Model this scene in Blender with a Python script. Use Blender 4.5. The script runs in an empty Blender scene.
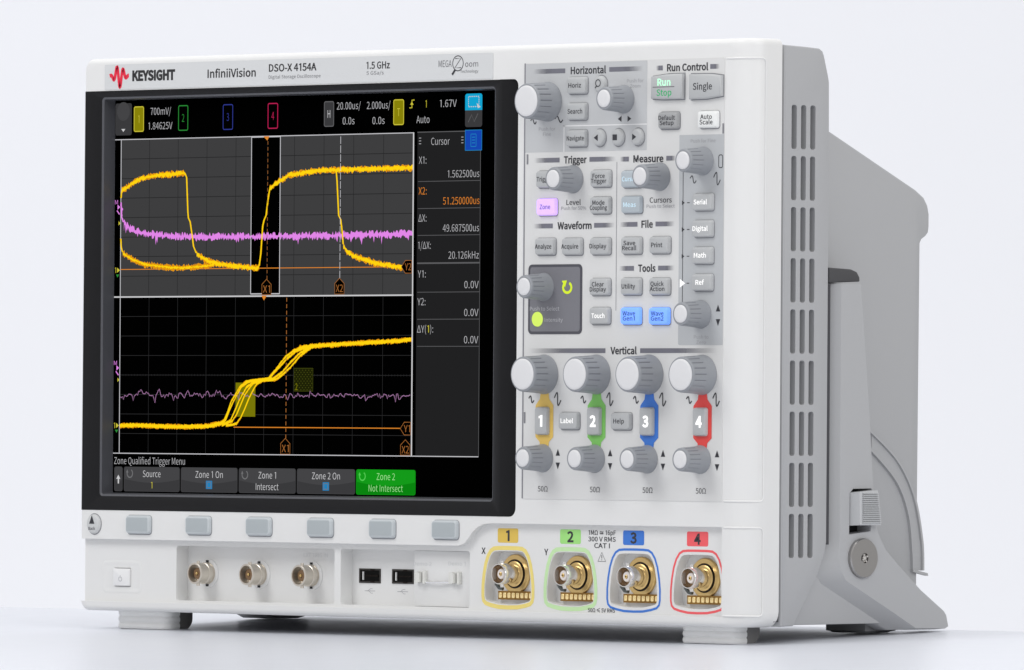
import bpy, bmesh, math, random
from mathutils import Vector, Matrix
random.seed(7)
S = 0.001                      # everything below is written in millimetres
scene = bpy.context.scene
col = scene.collection

# ------------------------------------------------------------------ camera
YAW, ROLL, FPX = math.radians(47.6346), math.radians(0.3933), 10153.87
OX, OY, W, H = 82.883, 422.841, 1024, 670
cam_d = bpy.data.cameras.new("camera")
cam = bpy.data.objects.new("camera", cam_d)
col.objects.link(cam)
cam_d.sensor_width = 36.0
cam_d.lens = FPX / W * 36.0
cam_d.shift_x = (W / 2 - OX) / W
cam_d.shift_y = (OY - H / 2) / W
cam_d.clip_start, cam_d.clip_end = 0.1, 100.0
r0 = Vector((math.cos(YAW), math.sin(YAW), 0))
fw = Vector((-math.sin(YAW), math.cos(YAW), 0))
up = Vector((0, 0, 1))
cr, sr = math.cos(ROLL), math.sin(ROLL)
rx = r0 * cr + up * sr
ux = up * cr - r0 * sr
m = Matrix((rx, ux, -fw)).transposed().to_4x4()
m.translation = Vector((3524.253, -3214.187, 93.507)) * S
cam.matrix_world = m
scene.camera = cam

# ------------------------------------------------------------------ light
world = bpy.data.worlds.new("World")
scene.world = world
world.use_nodes = True
bg = world.node_tree.nodes["Background"]
bg.inputs[0].default_value = (1.0, 0.99, 0.99, 1)
bg.inputs[1].default_value = 0.575


def area(name, loc, target, sx, sy, power, colour=(1, 1, 1)):
    d = bpy.data.lights.new(name, 'AREA')
    d.shape = 'RECTANGLE'
    d.size, d.size_y, d.energy, d.color = sx, sy, power, colour
    o = bpy.data.objects.new(name, d)
    col.objects.link(o)
    o.location = loc
    o.rotation_euler = (Vector(target) - Vector(loc)).to_track_quat('-Z', 'Y').to_euler()
    return o


area("key_softbox", (-0.40, -1.6, 1.85), (0.2, 0.05, 0.12), 1.1, 1.1, 24)
area("overhead_softbox", (0.3, 0.15, 2.0), (0.25, 0.05, 0.1), 1.6, 1.2, 12)
area("fill_softbox", (2.3, -0.5, 1.1), (0.4, 0.05, 0.12), 1.2, 1.2, 16)
area("backdrop_lamp", (-0.30, 0.62, -0.42), (-1.05, 1.7, 0.0), 1.8, 0.4, 1.2)

vs = scene.view_settings
vs.view_transform = 'Standard'
vs.look = 'None'
vs.exposure = 0.0
vs.gamma = 1.0


# ------------------------------------------------------------------ materials
def lin(c):
    c = c / 255.0
    return c / 12.92 if c <= 0.04045 else ((c + 0.055) / 1.055) ** 2.4


def rgb(r, g, b):
    return (lin(r), lin(g), lin(b), 1)


def mat(name, base, rough=0.5, metal=0.0, bump=0.0, bscale=2500, emit=None, estr=0.0, spec=0.5, mott=0.0, coat=0.0, aniso=0):
    m = bpy.data.materials.new(name)
    m.use_nodes = True
    nt = m.node_tree
    b = nt.nodes["Principled BSDF"]
    b.inputs["Base Color"].default_value = base
    b.inputs["Roughness"].default_value = rough
    b.inputs["Metallic"].default_value = metal
    b.inputs["Specular IOR Level"].default_value = spec
    if coat:
        b.inputs["Coat Weight"].default_value = coat
        b.inputs["Coat Roughness"].default_value = 0.1
    if emit:
        b.inputs["Emission Color"].default_value = emit
        b.inputs["Emission Strength"].default_value = estr
    if bump or mott:
        tc = nt.nodes.new("ShaderNodeTexCoord")
    if bump:
        n = nt.nodes.new("ShaderNodeTexNoise")
        n.inputs["Scale"].default_value = bscale
        n.inputs["Detail"].default_value = 3
        bp = nt.nodes.new("ShaderNodeBump")
        bp.inputs["Strength"].default_value = bump
        bp.inputs["Distance"].default_value = 0.0002
        nt.links.new(tc.outputs["Object"], n.inputs["Vector"])
        nt.links.new(n.outputs["Fac"], bp.inputs["Height"])
        nt.links.new(bp.outputs["Normal"], b.inputs["Normal"])
    if mott:
        n2 = nt.nodes.new("ShaderNodeTexNoise")
        n2.inputs["Scale"].default_value = 60
        n2.inputs["Detail"].default_value = 5
        mr = nt.nodes.new("ShaderNodeMapRange")
        mr.inputs["To Min"].default_value = rough - mott
        mr.inputs["To Max"].default_value = rough + mott
        nt.links.new(tc.outputs["Object"], n2.inputs["Vector"])
        nt.links.new(n2.outputs["Fac"], mr.inputs["Value"])
        nt.links.new(mr.outputs["Result"], b.inputs["Roughness"])
    return m


def glow(name, base, strength=1.0):
    """a lit display element"""
    m = bpy.data.materials.new(name)
    m.use_nodes = True
    nt = m.node_tree
    nt.nodes.clear()
    e = nt.nodes.new("ShaderNodeEmission")
    e.inputs[0].default_value = base
    e.inputs[1].default_value = strength
    o = nt.nodes.new("ShaderNodeOutputMaterial")
    nt.links.new(e.outputs[0], o.inputs[0])
    return m


WHITE = mat("ivory_white_plastic", (0.75, 0.75, 0.742, 1), 0.42, bump=0.10, mott=0.05)
PANEL = mat("panel_overlay_plastic", (0.675, 0.675, 0.668, 1), 0.5, bump=0.06)
STRIP = mat("silver_label_film", (0.63, 0.64, 0.645, 1), 0.45, bump=0.05)
ZONE = mat("panel_grey_print", (0.47, 0.485, 0.50, 1), 0.5, bump=0.06)
ZONE2 = mat("panel_light_grey_print", (0.52, 0.53, 0.54, 1), 0.5, bump=0.06)
RULE = mat("white_rule_print", (0.78, 0.78, 0.78, 1), 0.5)
CASE = mat("grey_case_plastic", (0.415, 0.42, 0.43, 1), 0.5, bump=0.16, bscale=1800, mott=0.05)
CASE2 = mat("grey_handle_plastic", (0.425, 0.43, 0.44, 1), 0.48, bump=0.14, bscale=1800, mott=0.05)
LATCH = mat("grey_latch_plastic", (0.55, 0.56, 0.57, 1), 0.45, bump=0.08)
RUBBER = mat("dark_grey_rubber", rgb(70, 70, 72), 0.6, bump=0.2)
BEZEL = mat("charcoal_bezel_plastic", rgb(26, 26, 28), 0.33, bump=0.10, mott=0.05, spec=0.16)
BEZEL_LIT = mat("charcoal_bezel_lit_wall", rgb(76, 77, 82), 0.42, bump=0.12)  # bezel plastic lightened to paint in the light on the inner walls
GLASS = mat("black_display_glass", (0.0004, 0.0004, 0.0004, 1), 0.35, spec=0.0)
KEY = mat("grey_key_silicone", (0.46, 0.47, 0.475, 1), 0.5, bump=0.08)
SOFT = mat("blue_grey_key_silicone", rgb(170, 177, 180), 0.5, bump=0.08)
SOFTEDGE = mat("pale_key_rim", rgb(192, 198, 201), 0.45, bump=0.08)
KEYW = mat("white_key_silicone", (0.76, 0.77, 0.76, 1), 0.45, emit=(1, 1, 1, 1), estr=0.05)  # faint glow put into the colour brightens the key
KNOB = mat("blue_grey_knob_plastic", rgb(143, 146, 151), 0.45, bump=0.08)
KNOBD = mat("knob_groove_shade", rgb(118, 120, 126), 0.5)
CAP = mat("pale_knob_cap_plastic", (0.70, 0.70, 0.71, 1), 0.4)
INK = mat("charcoal_ink", rgb(46, 46, 52), 0.6)
INKK = mat("black_ink", rgb(30, 30, 33), 0.6)
INKL = mat("pale_grey_ink", rgb(160, 160, 164), 0.6)
INKF = mat("faint_moulded_mark", (0.64, 0.645, 0.65, 1), 0.5)
INKW = mat("white_ink", (0.85, 0.85, 0.85, 1), 0.5)
RED = mat("crimson_logo_ink", rgb(226, 26, 60), 0.5)
YEL = mat("yellow_channel_ink", rgb(236, 216, 124), 0.5)
YELT = mat("yellow_tab_ink", rgb(222, 188, 82), 0.5)
GRN = mat("pale_green_channel_ink", rgb(196, 230, 174), 0.5)
GRNT = mat("green_tab_ink", rgb(160, 224, 126), 0.5)
GRND = mat("green_band_ink", rgb(124, 196, 96), 0.5)
BLU = mat("blue_channel_ink", rgb(56, 118, 208), 0.5)
REDC = mat("red_channel_ink", rgb(240, 92, 98), 0.5)
REDD = mat("red_band_ink", rgb(228, 70, 66), 0.5)
YELD = mat("yellow_band_ink", rgb(226, 190, 96), 0.5)
ENTF = mat("dark_entry_frame", rgb(74, 74, 82), 0.5)
ENTP = mat("grey_entry_panel", rgb(118, 118, 124), 0.5, bump=0.05)
STEEL = mat("nickel_metal", (0.86, 0.84, 0.81, 1), 0.16, metal=1.0)
NICKEL = mat("warm_nickel_metal", (0.66, 0.61, 0.535, 1), 0.34, metal=0.85, bump=0.05)
BRASSIN = mat("brown_insulator", rgb(160, 126, 88), 0.5)
TEFLON = mat("white_insulator", (0.80, 0.74, 0.70, 1), 0.4)
GOLD = mat("gold_plate", (0.74, 0.52, 0.22, 1), 0.30, metal=1.0, bump=0.05)
GOLDD = mat("gold_strip_base", rgb(150, 112, 48), 0.45, metal=0.5)
GOLDP = mat("glowing_gold_pad", (0.95, 0.74, 0.36, 1), 0.25, metal=0.8, emit=(1, .8, .45, 1), estr=0.12)  # faint emission paints a gleam on the pads
DARK = mat("black_gap", (0.012, 0.012, 0.013, 1), 0.6)
USBIN = mat("black_port_plastic", rgb(10, 9, 8), 0.6, spec=0.1)
VENTIN = mat("vent_shade_grey", rgb(112, 113, 116), 0.6)  # darker than the case: the shade inside the slots is painted in
SCREW = mat("brushed_screw_metal", (0.42, 0.41, 0.40, 1), 0.28, metal=1.0, bump=0.1)
KEYSHADE = mat("key_shade_grey", rgb(136, 137, 142), 0.7)  # flat darker ring that paints the shadow edge round each key
# lit keys and marks
LPUR = mat("purple_lit_key", rgb(200, 168, 240), 0.5, emit=rgb(206, 168, 255), estr=0.60)
LBLU = mat("blue_lit_key", rgb(110, 150, 240), 0.5, emit=rgb(104, 156, 255), estr=0.66)
LTXT = glow("white_lit_lettering", (1, 1, 1, 1), 1.15)
LCYA = glow("cyan_lit_lettering", rgb(214, 240, 255), 1.0)
LGRN = glow("green_lit_lettering", rgb(185, 255, 212), 1.35)
LGRN2 = glow("dim_green_lettering", rgb(66, 178, 116), 1.0)
LLIM = glow("lime_lit_mark", rgb(218, 240, 60), 1.0)
LLIMW = glow("lime_lit_key", rgb(218, 246, 110), 1.0)
# display colours
D_WHT = glow("display_white", rgb(202, 202, 204))
D_LIN = glow("display_rule", rgb(196, 196, 200))
D_TXT = glow("display_text", rgb(178, 178, 181))
D_GRY = glow("display_grey_field", rgb(62, 62, 63))
D_PAN = glow("display_panel_field", rgb(33, 33, 34))
D_PNL = glow("display_panel_rule", rgb(92, 92, 94))
D_GRD = glow("display_grid_dark", rgb(38, 38, 39))
D_GRL = glow("display_grid_light", rgb(41, 41, 42))
D_BTN = glow("display_button", rgb(58, 58, 60))
D_BTN2 = glow("display_button_top", rgb(68, 68, 70))
D_BTE = glow("display_button_rim", rgb(96, 96, 98))
D_BLK = glow("display_black", (0.0005, 0.0005, 0.0005, 1))
D_YEL = glow("trace_yellow", rgb(255, 212, 16))
D_ORY = glow("trace_orange_edge", rgb(226, 150, 14))
D_ORA = glow("cursor_orange", rgb(222, 134, 44))
D_ORD = glow("cursor_dim_orange", rgb(168, 106, 52))
D_ORT = glow("readout_orange", rgb(224, 134, 48))
D_PNK = glow("trace_pink", rgb(226, 134, 232))
D_PND = glow("trace_dim_pink", rgb(166, 120, 164))
D_OLV = glow("zone_olive", rgb(120, 118, 8))
D_OLD = glow("zone_dim_olive", rgb(30, 33, 6))
D_OLB = glow("tab_olive", rgb(136, 130, 10))
D_YLT = glow("tab_yellow", rgb(206, 196, 60))
D_GRN = glow("tab_green", rgb(44, 140, 56))
D_NAV = glow("tab_blue", rgb(48, 58, 142))
D_MAG = glow("tab_red", rgb(190, 34, 84))
D_CYA = glow("icon_cyan", rgb(20, 164, 210))
D_ROY = glow("icon_blue", rgb(22, 70, 176))
D_CHK = glow("check_blue", rgb(34, 128, 186))
D_GBT = glow("menu_green", rgb(10, 132, 16))
D_GBT2 = glow("menu_green_top", rgb(20, 154, 26))
D_LGT = glow("menu_green_text", rgb(160, 232, 150))


# ------------------------------------------------------------------ mesh helpers
class MB:
    def __init__(self):
        self.v, self.f, self.mi = [], [], []

    def add(self, verts, faces, mi=0):
        o = len(self.v)
        self.v += [tuple(p) for p in verts]
        self.f += [tuple(i + o for i in f) for f in faces]
        self.mi += [mi] * len(faces)

    def rings(self, rs, mi=0, cap0=False, cap1=True, mis=None):
        n = len(rs[0])
        o = len(self.v)
        for r in rs:
            self.v += [tuple(p) for p in r]
        for k in range(len(rs) - 1):
            mm = mis[k] if mis else mi
            for i in range(n):
                j = (i + 1) % n
                self.f.append((o + k * n + i, o + k * n + j, o + (k + 1) * n + j, o + (k + 1) * n + i))
                self.mi.append(mm)
        if cap0:
            self.f.append(tuple(o + i for i in reversed(range(n))))
            self.mi.append(mis[0] if mis else mi)
        if cap1:
            self.f.append(tuple(o + (len(rs) - 1) * n + i for i in range(n)))
            self.mi.append(mis[-1] if mis else mi)

    # prism seen from the front: outline in (x, z), front at yf, back at yb
    def prism(self, out, yf, yb, bev=0.0, mi=0, cap0=False, mfront=None):
        rs = [[(x, yb, z) for x, z in out]]
        if bev:
            rs.append([(x, yf + bev, z) for x, z in out])
            q = inset(out, bev * 0.35)
            rs.append([(x, yf + bev * 0.35, z) for x, z in q])
            q = inset(out, bev)
            rs.append([(x, yf, z) for x, z in q])
        else:
            rs.append([(x, yf, z) for x, z in out])
        mis = [mi] * (len(rs) - 1)
        self.rings(rs, mis=mis + ([mfront] if mfront is not None else [mi]), cap0=cap0)

    def flat(self, out, y, mi=0):
        self.add([(x, y, z) for x, z in out], [tuple(range(len(out)))], mi)

    def rect(self, x0, x1, z0, z1, y, mi=0):
        self.add([(x0, y, z0), (x1, y, z0), (x1, y, z1), (x0, y, z1)], [(0, 1, 2, 3)], mi)

    def ring(self, outer, inner, y, mi=0):
        n = len(outer)
        self.add([(x, y, z) for x, z in outer] + [(x, y, z) for x, z in inner],
                 [(i, (i + 1) % n, n + (i + 1) % n, n + i) for i in range(n)], mi)

    def stroke(self, pts, w, y, mi=0, closed=False):
        L, R = [], []
        n = len(pts)
        for i, p in enumerate(pts):
            a = pts[i - 1] if (i > 0 or closed) else pts[i]
            b = pts[(i + 1) % n] if (i < n - 1 or closed) else pts[i]
            dx, dz = b[0] - a[0], b[1] - a[1]
            l = math.hypot(dx, dz) or 1
            nx, nz = -dz / l * w / 2, dx / l * w / 2
            L.append((p[0] + nx, y, p[1] + nz))
            R.append((p[0] - nx, y, p[1] - nz))
        k = n if closed else n - 1
        self.add(L + R, [(i, (i + 1) % n, n + (i + 1) % n, n + i) for i in range(k)], mi)

    def box(self, x0, x1, y0, y1, z0, z1, mi=0):
        self.prism([(x0, z0), (x1, z0), (x1, z1), (x0, z1)], y0, y1, 0, mi, cap0=True)

    # lathe round the y axis; prof = [(r, y)]
    def lathe(self, prof, cx, cz, n=40, mi=0, mis=None, cap0=False, cap1=True, flute=None):
        rs = []
        for k, (r, y) in enumerate(prof):
            ring = []
            for i in range(n):
                a = 2 * math.pi * i / n
                rr_ = r - (flute(k, i) if flute else 0)
                ring.append((cx + rr_ * math.cos(a), y, cz + rr_ * math.sin(a)))
            rs.append(ring)
        self.rings(rs, mi=mi, mis=mis, cap0=cap0, cap1=cap1)

    # round wire through 3-D points
    def tube(self, pts, r, n=8, mi=0):
        pts = [Vector(p) for p in pts]
        rs = []
        prev = None
        for i, p in enumerate(pts):
            d = (pts[min(i + 1, len(pts) - 1)] - pts[max(i - 1, 0)]).normalized()
            a = prev if prev is not None else (Vector((0, 0, 1)) if abs(d.z) < 0.9 else Vector((1, 0, 0)))
            u = d.cross(a).normalized()
            w = u.cross(d).normalized()
            prev = w
            rs.append([p + r * (math.cos(t) * u + math.sin(t) * w) for t in [2 * math.pi * k / n for k in range(n)]])
        self.rings(rs, mi=mi, cap0=True, cap1=True)

    def build(self, name, mats, parent=None, loc=(0, 0, 0), smooth=35, fix=False, label=None):
        me = bpy.data.meshes.new(name)
        me.from_pydata([(x * S, y * S, z * S) for x, y, z in self.v], [], self.f)
        if not isinstance(mats, (list, tuple)):
            mats = [mats]
        for mm in mats:
            me.materials.append(mm)
        me.polygons.foreach_set("material_index", self.mi)
        if fix:
            b = bmesh.new()
            b.from_mesh(me)
            bmesh.ops.remove_doubles(b, verts=b.verts, dist=1e-7)
            bmesh.ops.recalc_face_normals(b, faces=b.faces)
            b.to_mesh(me)
            b.free()
        if smooth:
            me.polygons.foreach_set("use_smooth", [True] * len(me.polygons))
            me.set_sharp_from_angle(angle=math.radians(smooth))
        me.update()
        o = bpy.data.objects.new(name, me)
        col.objects.link(o)
        place(o, parent, loc)
        if label:
            o["label"] = label
        return o


WL = {}


def place(o, parent, loc):
    WL[o.name] = Vector(loc)
    if parent:
        o.parent = parent
        o.location = (Vector(loc) - WL[parent.name]) * S
    else:
        o.location = Vector(loc) * S


def copy_tree(o, loc, parent, label=None):
    c = o.copy()
    col.objects.link(c)
    c.parent = parent
    WL[c.name] = Vector(loc)
    c.location = (Vector(loc) - WL[parent.name]) * S
    if "label" in c.keys():
        del c["label"]
    if label:
        c["label"] = label
    for ch in o.children:
        d = ch.copy()
        col.objects.link(d)
        d.parent = c
        WL[d.name] = WL[ch.name] - WL[o.name] + Vector(loc)
    return c


def inset(out, d):
    n = len(out)
    res = []
    for i in range(n):
        p0, p, p1 = out[i - 1], out[i], out[(i + 1) % n]
        e0 = (p[0] - p0[0], p[1] - p0[1])
        e1 = (p1[0] - p[0], p1[1] - p[1])
        l0, l1 = math.hypot(*e0) or 1e-9, math.hypot(*e1) or 1e-9
        n0 = (-e0[1] / l0, e0[0] / l0)
        n1 = (-e1[1] / l1, e1[0] / l1)
        k = 1 + n0[0] * n1[0] + n0[1] * n1[1]
        k = max(k, 0.4)
        res.append((p[0] + d * (n0[0] + n1[0]) / k, p[1] + d * (n0[1] + n1[1]) / k))
    return res


def rr(x0, x1, z0, z1, r, n=5):
    """rounded rectangle, counter-clockwise seen from the front; r may be four radii bl, br, tr, tl"""
    if not isinstance(r, (tuple, list)):
        r = (r,) * 4
    cs = [(x0 + r[0], z0 + r[0], 180, r[0]), (x1 - r[1], z0 + r[1], 270, r[1]),
          (x1 - r[2], z1 - r[2], 0, r[2]), (x0 + r[3], z1 - r[3], 90, r[3])]
    out = []
    for cx, cz, a0, q in cs:
        for k in range(n + 1):
            a = math.radians(a0 + 90 * k / n)
            out.append((cx + q * math.cos(a), cz + q * math.sin(a)))
    return out


def circ(cx, cz, r, n=32):
    return [(cx + r * math.cos(2 * math.pi * i / n), cz + r * math.sin(2 * math.pi * i / n)) for i in range(n)]


# letter outlines of a plain grotesque alphabet: advance, then closed contours in 1/1000 em
GLYPHS = {
    '%': (322, ["72,99 114,121 130,181 114,240 72,261 30,240 14,181 30,121", "72,119 47,135 38,181 47,227 72,242 96,227 106,181 96,135", "79,-5 101,-5 243,261 221,261", "251,-5 293,17 309,77 293,136 251,157 209,136 193,77 209,17", "251,15 226,31 216,77 226,123 251,138 275,123 285,77 275,31"]),
    '(': (118, ["84,-69 103,-60 78,-7 64,50 59,109 64,168 78,225 103,277 84,286 56,232 38,174 32,109 38,44 56,-15"]),
    ')': (118, ["35,-69 62,-15 80,44 86,109 80,174 62,232 35,286 15,277 40,225 55,168 60,109 55,50 40,-7 15,-60"]),
    '-': (121, ["16,86 106,86 106,110 16,110"]),
    '.': (97, ["49,-5 65,2 72,20 65,37 49,44 32,37 26,20 32,2"]),
    '/': (137, ["4,-63 27,-63 132,278 109,278"]),
    '0': (194, ["97,-5 140,10 167,55 177,129 167,203 140,247 97,261 55,247 27,203 18,129 27,55 55,10", "97,21 62,47 48,129 62,211 97,236 133,211 146,129 133,47"]),
    '1': (176, ["88,0 122,0 122,257 97,257 74,244 40,233 40,212 88,218"]),
    '2': (194, ["15,0 177,0 177,28 106,28 64,25 117,81 152,134 165,186 144,241 90,261 47,251 14,224 33,206 57,227 86,235 121,221 133,185 120,138 82,83 15,19"]),
    '3': (194, ["92,-5 151,15 175,69 159,112 120,134 120,136 153,158 166,197 145,244 91,261 52,253 20,231 37,210 61,228 90,235 122,224 133,195 118,160 62,146 62,121 125,107 142,70 128,35 90,22 53,31 27,51 10,31 42,6"]),
    '4': (194, ["119,0 149,0 149,71 183,71 183,96 149,96 149,257 114,257 7,92 7,71 119,71", "119,96 40,96 99,184 119,222 121,222 119,175"]),
    '5': (194, ["92,-5 133,6 164,36 176,83 153,146 98,165 78,163 60,155 67,229 163,229 163,257 39,257 30,137 47,126 68,137 90,141 129,126 143,83 127,38 89,22 51,31 26,50 9,29 42,6"]),
    '6': (194, ["105,-5 157,18 179,79 160,139 108,159 77,151 50,129 60,191 83,225 116,235 138,230 157,215 175,235 149,254 114,261 68,248 33,203 20,123 31,52 61,10", "50,103 77,128 103,136 137,120 149,79 136,37 105,21 67,42"]),
    '7': (194, ["69,0 103,0 111,89 133,164 178,237 178,257 17,257 17,229 142,229 102,160 79,87"]),
    '8': (194, ["98,-5 156,15 178,62 165,104 135,129 135,131 158,156 169,193 150,242 99,261 49,243 28,195 39,161 63,136 63,135 31,107 16,64 39,15", "116,139 75,160 57,195 69,225 98,237 130,224 142,191 135,164", "98,19 60,33 44,67 54,100 80,125 127,101 148,63 134,31"]),
    '9': (194, ["82,-5 128,10 162,56 175,139 164,207 133,248 89,261 37,238 15,178 35,118 86,97 118,106 145,129 135,66 112,32 81,22 57,27 38,42 20,22 46,3", "145,155 118,129 91,121 57,137 46,178 58,220 89,236 128,216"]),
    ':': (97, ["49,137 65,143 72,161 65,179 49,186 32,179 26,161 32,143", "49,-5 65,2 72,20 65,37 49,44 32,37 26,20 32,2"]),
    'A': (213, ["1,0 34,0 59,78 153,78 177,0 211,0 124,257 88,257", "67,104 79,144 105,230 106,230 132,144 145,104"]),
    'B': (230, ["35,0 117,0 168,8 202,33 214,75 200,117 162,137 162,138 190,159 200,194 175,242 111,257 35,257", "68,148 68,231 107,231 153,222 168,190 153,159 106,148", "68,26 68,123 112,123 164,111 182,76 164,38 112,26"]),
    'C': (223, ["132,-5 176,5 211,32 193,53 166,32 133,24 91,37 63,73 54,129 64,185 92,220 134,233 164,226 187,209 204,230 175,252 134,261 76,245 35,200 20,128 35,57 75,11"]),
    'D': (241, ["35,0 101,0 166,15 206,60 220,129 206,199 166,242 99,257 35,257", "68,27 68,230 97,230 147,219 177,184 187,129 177,74 147,39 97,27"]),
    'E': (206, ["35,0 187,0 187,28 68,28 68,121 165,121 165,149 68,149 68,229 183,229 183,257 35,257"]),
    'F': (193, ["35,0 68,0 68,115 166,115 166,143 68,143 68,229 183,229 183,257 35,257"]),
    'G': (241, ["136,-5 182,4 215,25 215,133 131,133 131,106 186,106 186,39 165,28 139,24 93,37 64,73 54,129 64,185 94,220 139,233 171,226 194,209 212,230 183,251 138,261 77,245 36,200 20,128 35,57 76,11"]),
    'H': (255, ["35,0 68,0 68,121 187,121 187,0 220,0 220,257 187,257 187,149 68,149 68,257 35,257"]),
    'I': (103, ["35,0 68,0 68,257 35,257"]),
    'J': (187, ["83,-5 137,19 154,75 154,257 121,257 121,78 111,37 80,24 55,31 35,53 12,36 41,6"]),
    'K': (226, ["35,0 68,0 68,81 112,134 189,0 225,0 132,159 213,257 176,257 68,128 68,128 68,257 35,257"]),
    'L': (190, ["35,0 180,0 180,28 68,28 68,257 35,257"]),
    'M': (284, ["35,0 64,0 64,142 60,218 62,218 82,159 131,26 153,26 201,159 222,218 223,218 219,142 219,0 249,0 249,257 210,257 161,119 143,66 142,66 123,119 74,257 35,257"]),
    'N': (253, ["35,0 66,0 66,135 62,215 63,215 91,162 185,0 218,0 218,257 187,257 187,123 192,42 190,42 162,95 68,257 35,257"]),
    'O': (260, ["130,-5 187,12 225,58 239,129 225,200 187,245 130,261 73,245 34,200 20,129 34,58 73,12", "130,24 90,37 63,73 54,129 63,185 90,220 130,233 170,220 197,185 206,129 197,73 170,37"]),
    'P': (222, ["35,0 68,0 68,102 110,102 160,111 192,137 204,181 192,226 159,250 109,257 35,257", "68,129 68,230 104,230 155,220 172,181 156,141 106,129"]),
    'Q': (260, ["130,22 90,36 63,72 54,129 63,185 90,220 130,233 170,220 197,185 206,129 197,72 170,36", "208,-64 230,-63 245,-58 239,-34 212,-37 174,-29 149,-3 196,19 228,64 239,129 225,200 187,245 130,261 73,245 34,200 20,129 32,63 65,18 114,-4 149,-47"]),
    'R': (222, ["68,135 68,230 111,230 157,220 173,185 157,147 111,135", "176,0 213,0 147,112 189,137 205,185 180,241 116,257 35,257 35,0 68,0 68,109 114,109"]),
    'S': (209, ["106,-5 170,17 194,68 178,112 141,137 104,153 75,168 62,196 75,223 110,233 142,226 168,209 185,230 152,252 110,261 52,242 29,193 46,150 81,127 118,111 148,94 161,65 146,35 107,24 68,33 36,56 17,33 56,6"]),
    'T': (210, ["89,0 121,0 121,229 199,229 199,257 11,257 11,229 89,229"]),
    'U': (252, ["126,-5 173,6 206,41 218,106 218,257 187,257 187,105 170,41 126,24 84,41 67,105 67,257 34,257 34,106 47,41 79,6"]),
    'V': (201, ["82,0 120,0 201,257 168,257 127,118 102,33 101,33 76,118 34,257 0,257"]),
    'W': (307, ["63,0 102,0 140,155 153,213 154,213 167,155 206,0 245,0 298,257 267,257 239,117 225,34 223,34 205,117 169,257 140,257 104,117 86,34 85,34 69,117 42,257 9,257"]),
    'X': (201, ["6,0 40,0 77,69 98,111 99,111 121,69 159,0 195,0 120,131 190,257 156,257 121,191 103,153 102,153 82,191 47,257 11,257 81,133"]),
    'Y': (186, ["77,0 109,0 109,99 186,257 153,257 120,184 94,128 92,128 67,184 34,257 0,257 77,99"]),
    'Z': (211, ["18,0 195,0 195,28 57,28 193,237 193,257 30,257 30,229 153,229 18,20"]),
    'a': (197, ["76,-5 109,3 139,23 140,23 143,0 169,0 169,117 154,174 103,195 61,187 29,170 41,148 67,162 98,168 129,154 137,120 71,107 33,84 21,49 36,10", "85,21 61,28 51,51 70,82 137,99 137,46 111,28"]),
    'b': (216, ["116,-5 157,8 187,42 199,98 190,149 164,183 123,195 92,187 63,168 64,202 64,279 32,279 32,0 58,0 61,20 62,20 89,2", "111,22 89,27 64,42 64,142 90,161 115,168 154,149 165,98 150,42"]),
    'c': (179, ["107,-5 140,2 169,19 155,41 134,28 110,22 67,42 51,95 68,148 111,168 131,164 149,152 165,173 142,188 110,195 64,183 31,149 18,95 30,41 62,7"]),
    'd': (217, ["97,-5 129,3 155,22 156,22 159,0 185,0 185,279 153,279 153,206 154,173 130,189 101,195 60,183 30,148 19,95 28,41 55,7", "104,22 65,42 51,95 68,148 106,168 130,163 153,148 153,48 129,29"]),
    'e': (194, ["109,-5 144,1 172,15 160,36 138,25 113,21 68,39 50,88 178,88 179,106 160,171 103,195 62,183 31,148 18,95 31,41 63,7", "49,110 68,154 104,169 139,154 151,110"]),
    'f': (114, ["12,164 37,164 37,0 69,0 69,164 110,164 110,190 69,190 69,220 76,248 96,258 118,252 125,277 110,282 93,283 51,266 37,221 37,190 12,188"]),
    'g': (197, ["96,-88 166,-68 193,-22 176,13 126,23 89,23 63,29 56,44 59,57 68,67 82,62 96,60 145,78 166,126 161,149 150,166 189,166 189,190 123,190 96,195 46,177 25,127 33,97 50,76 50,75 35,60 29,39 34,20 46,8 46,6 25,-13 18,-37 40,-74", "96,82 68,94 56,127 68,160 96,172 125,160 137,127 125,94", "101,-65 60,-56 46,-32 50,-16 65,0 90,-3 123,-3 151,-8 161,-27 145,-54"]),
    'h': (213, ["32,0 64,0 64,138 90,160 116,167 144,155 152,116 152,0 184,0 184,120 170,176 126,195 91,186 63,163 64,202 64,279 32,279"]),
    'i': (96, ["32,0 64,0 64,190 32,190", "48,229 64,235 70,251 64,266 48,271 33,266 27,251 33,235"]),
    'j': (96, ["12,-85 53,-68 64,-22 64,190 33,190 33,-22 28,-49 9,-59 -9,-56 -15,-80", "48,229 64,235 70,251 64,266 48,271 33,266 27,251 33,235"]),
    'k': (193, ["32,0 64,0 64,50 99,92 155,0 190,0 118,113 181,190 146,190 65,90 64,90 64,279 32,279"]),
    'l': (99, ["66,-5 84,-2 80,23 73,22 67,25 64,36 64,279 32,279 32,38 40,7"]),
    'm': (324, ["32,0 64,0 64,138 89,160 112,167 139,155 147,116 147,0 179,0 179,138 204,160 227,167 254,155 263,116 263,0 294,0 294,120 280,176 237,195 204,185 174,159 156,185 121,195 90,186 62,162 62,162 58,190 32,190"]),
    'n': (214, ["32,0 64,0 64,138 90,160 116,167 144,155 152,116 152,0 184,0 184,120 170,176 126,195 91,186 62,162 62,162 58,190 32,190"]),
    'o': (212, ["106,-5 150,7 182,41 194,95 182,149 150,183 106,195 63,183 31,149 18,95 31,41 63,7", "106,22 66,42 51,95 66,148 106,168 146,148 161,95 146,42"]),
    'p': (217, ["32,-80 64,-80 64,-16 63,18 90,1 116,-5 157,8 187,42 199,98 190,149 164,183 123,195 91,187 62,168 62,168 58,190 32,190", "111,22 89,27 64,42 64,142 91,161 115,168 154,149 165,98 150,42"]),
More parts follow.
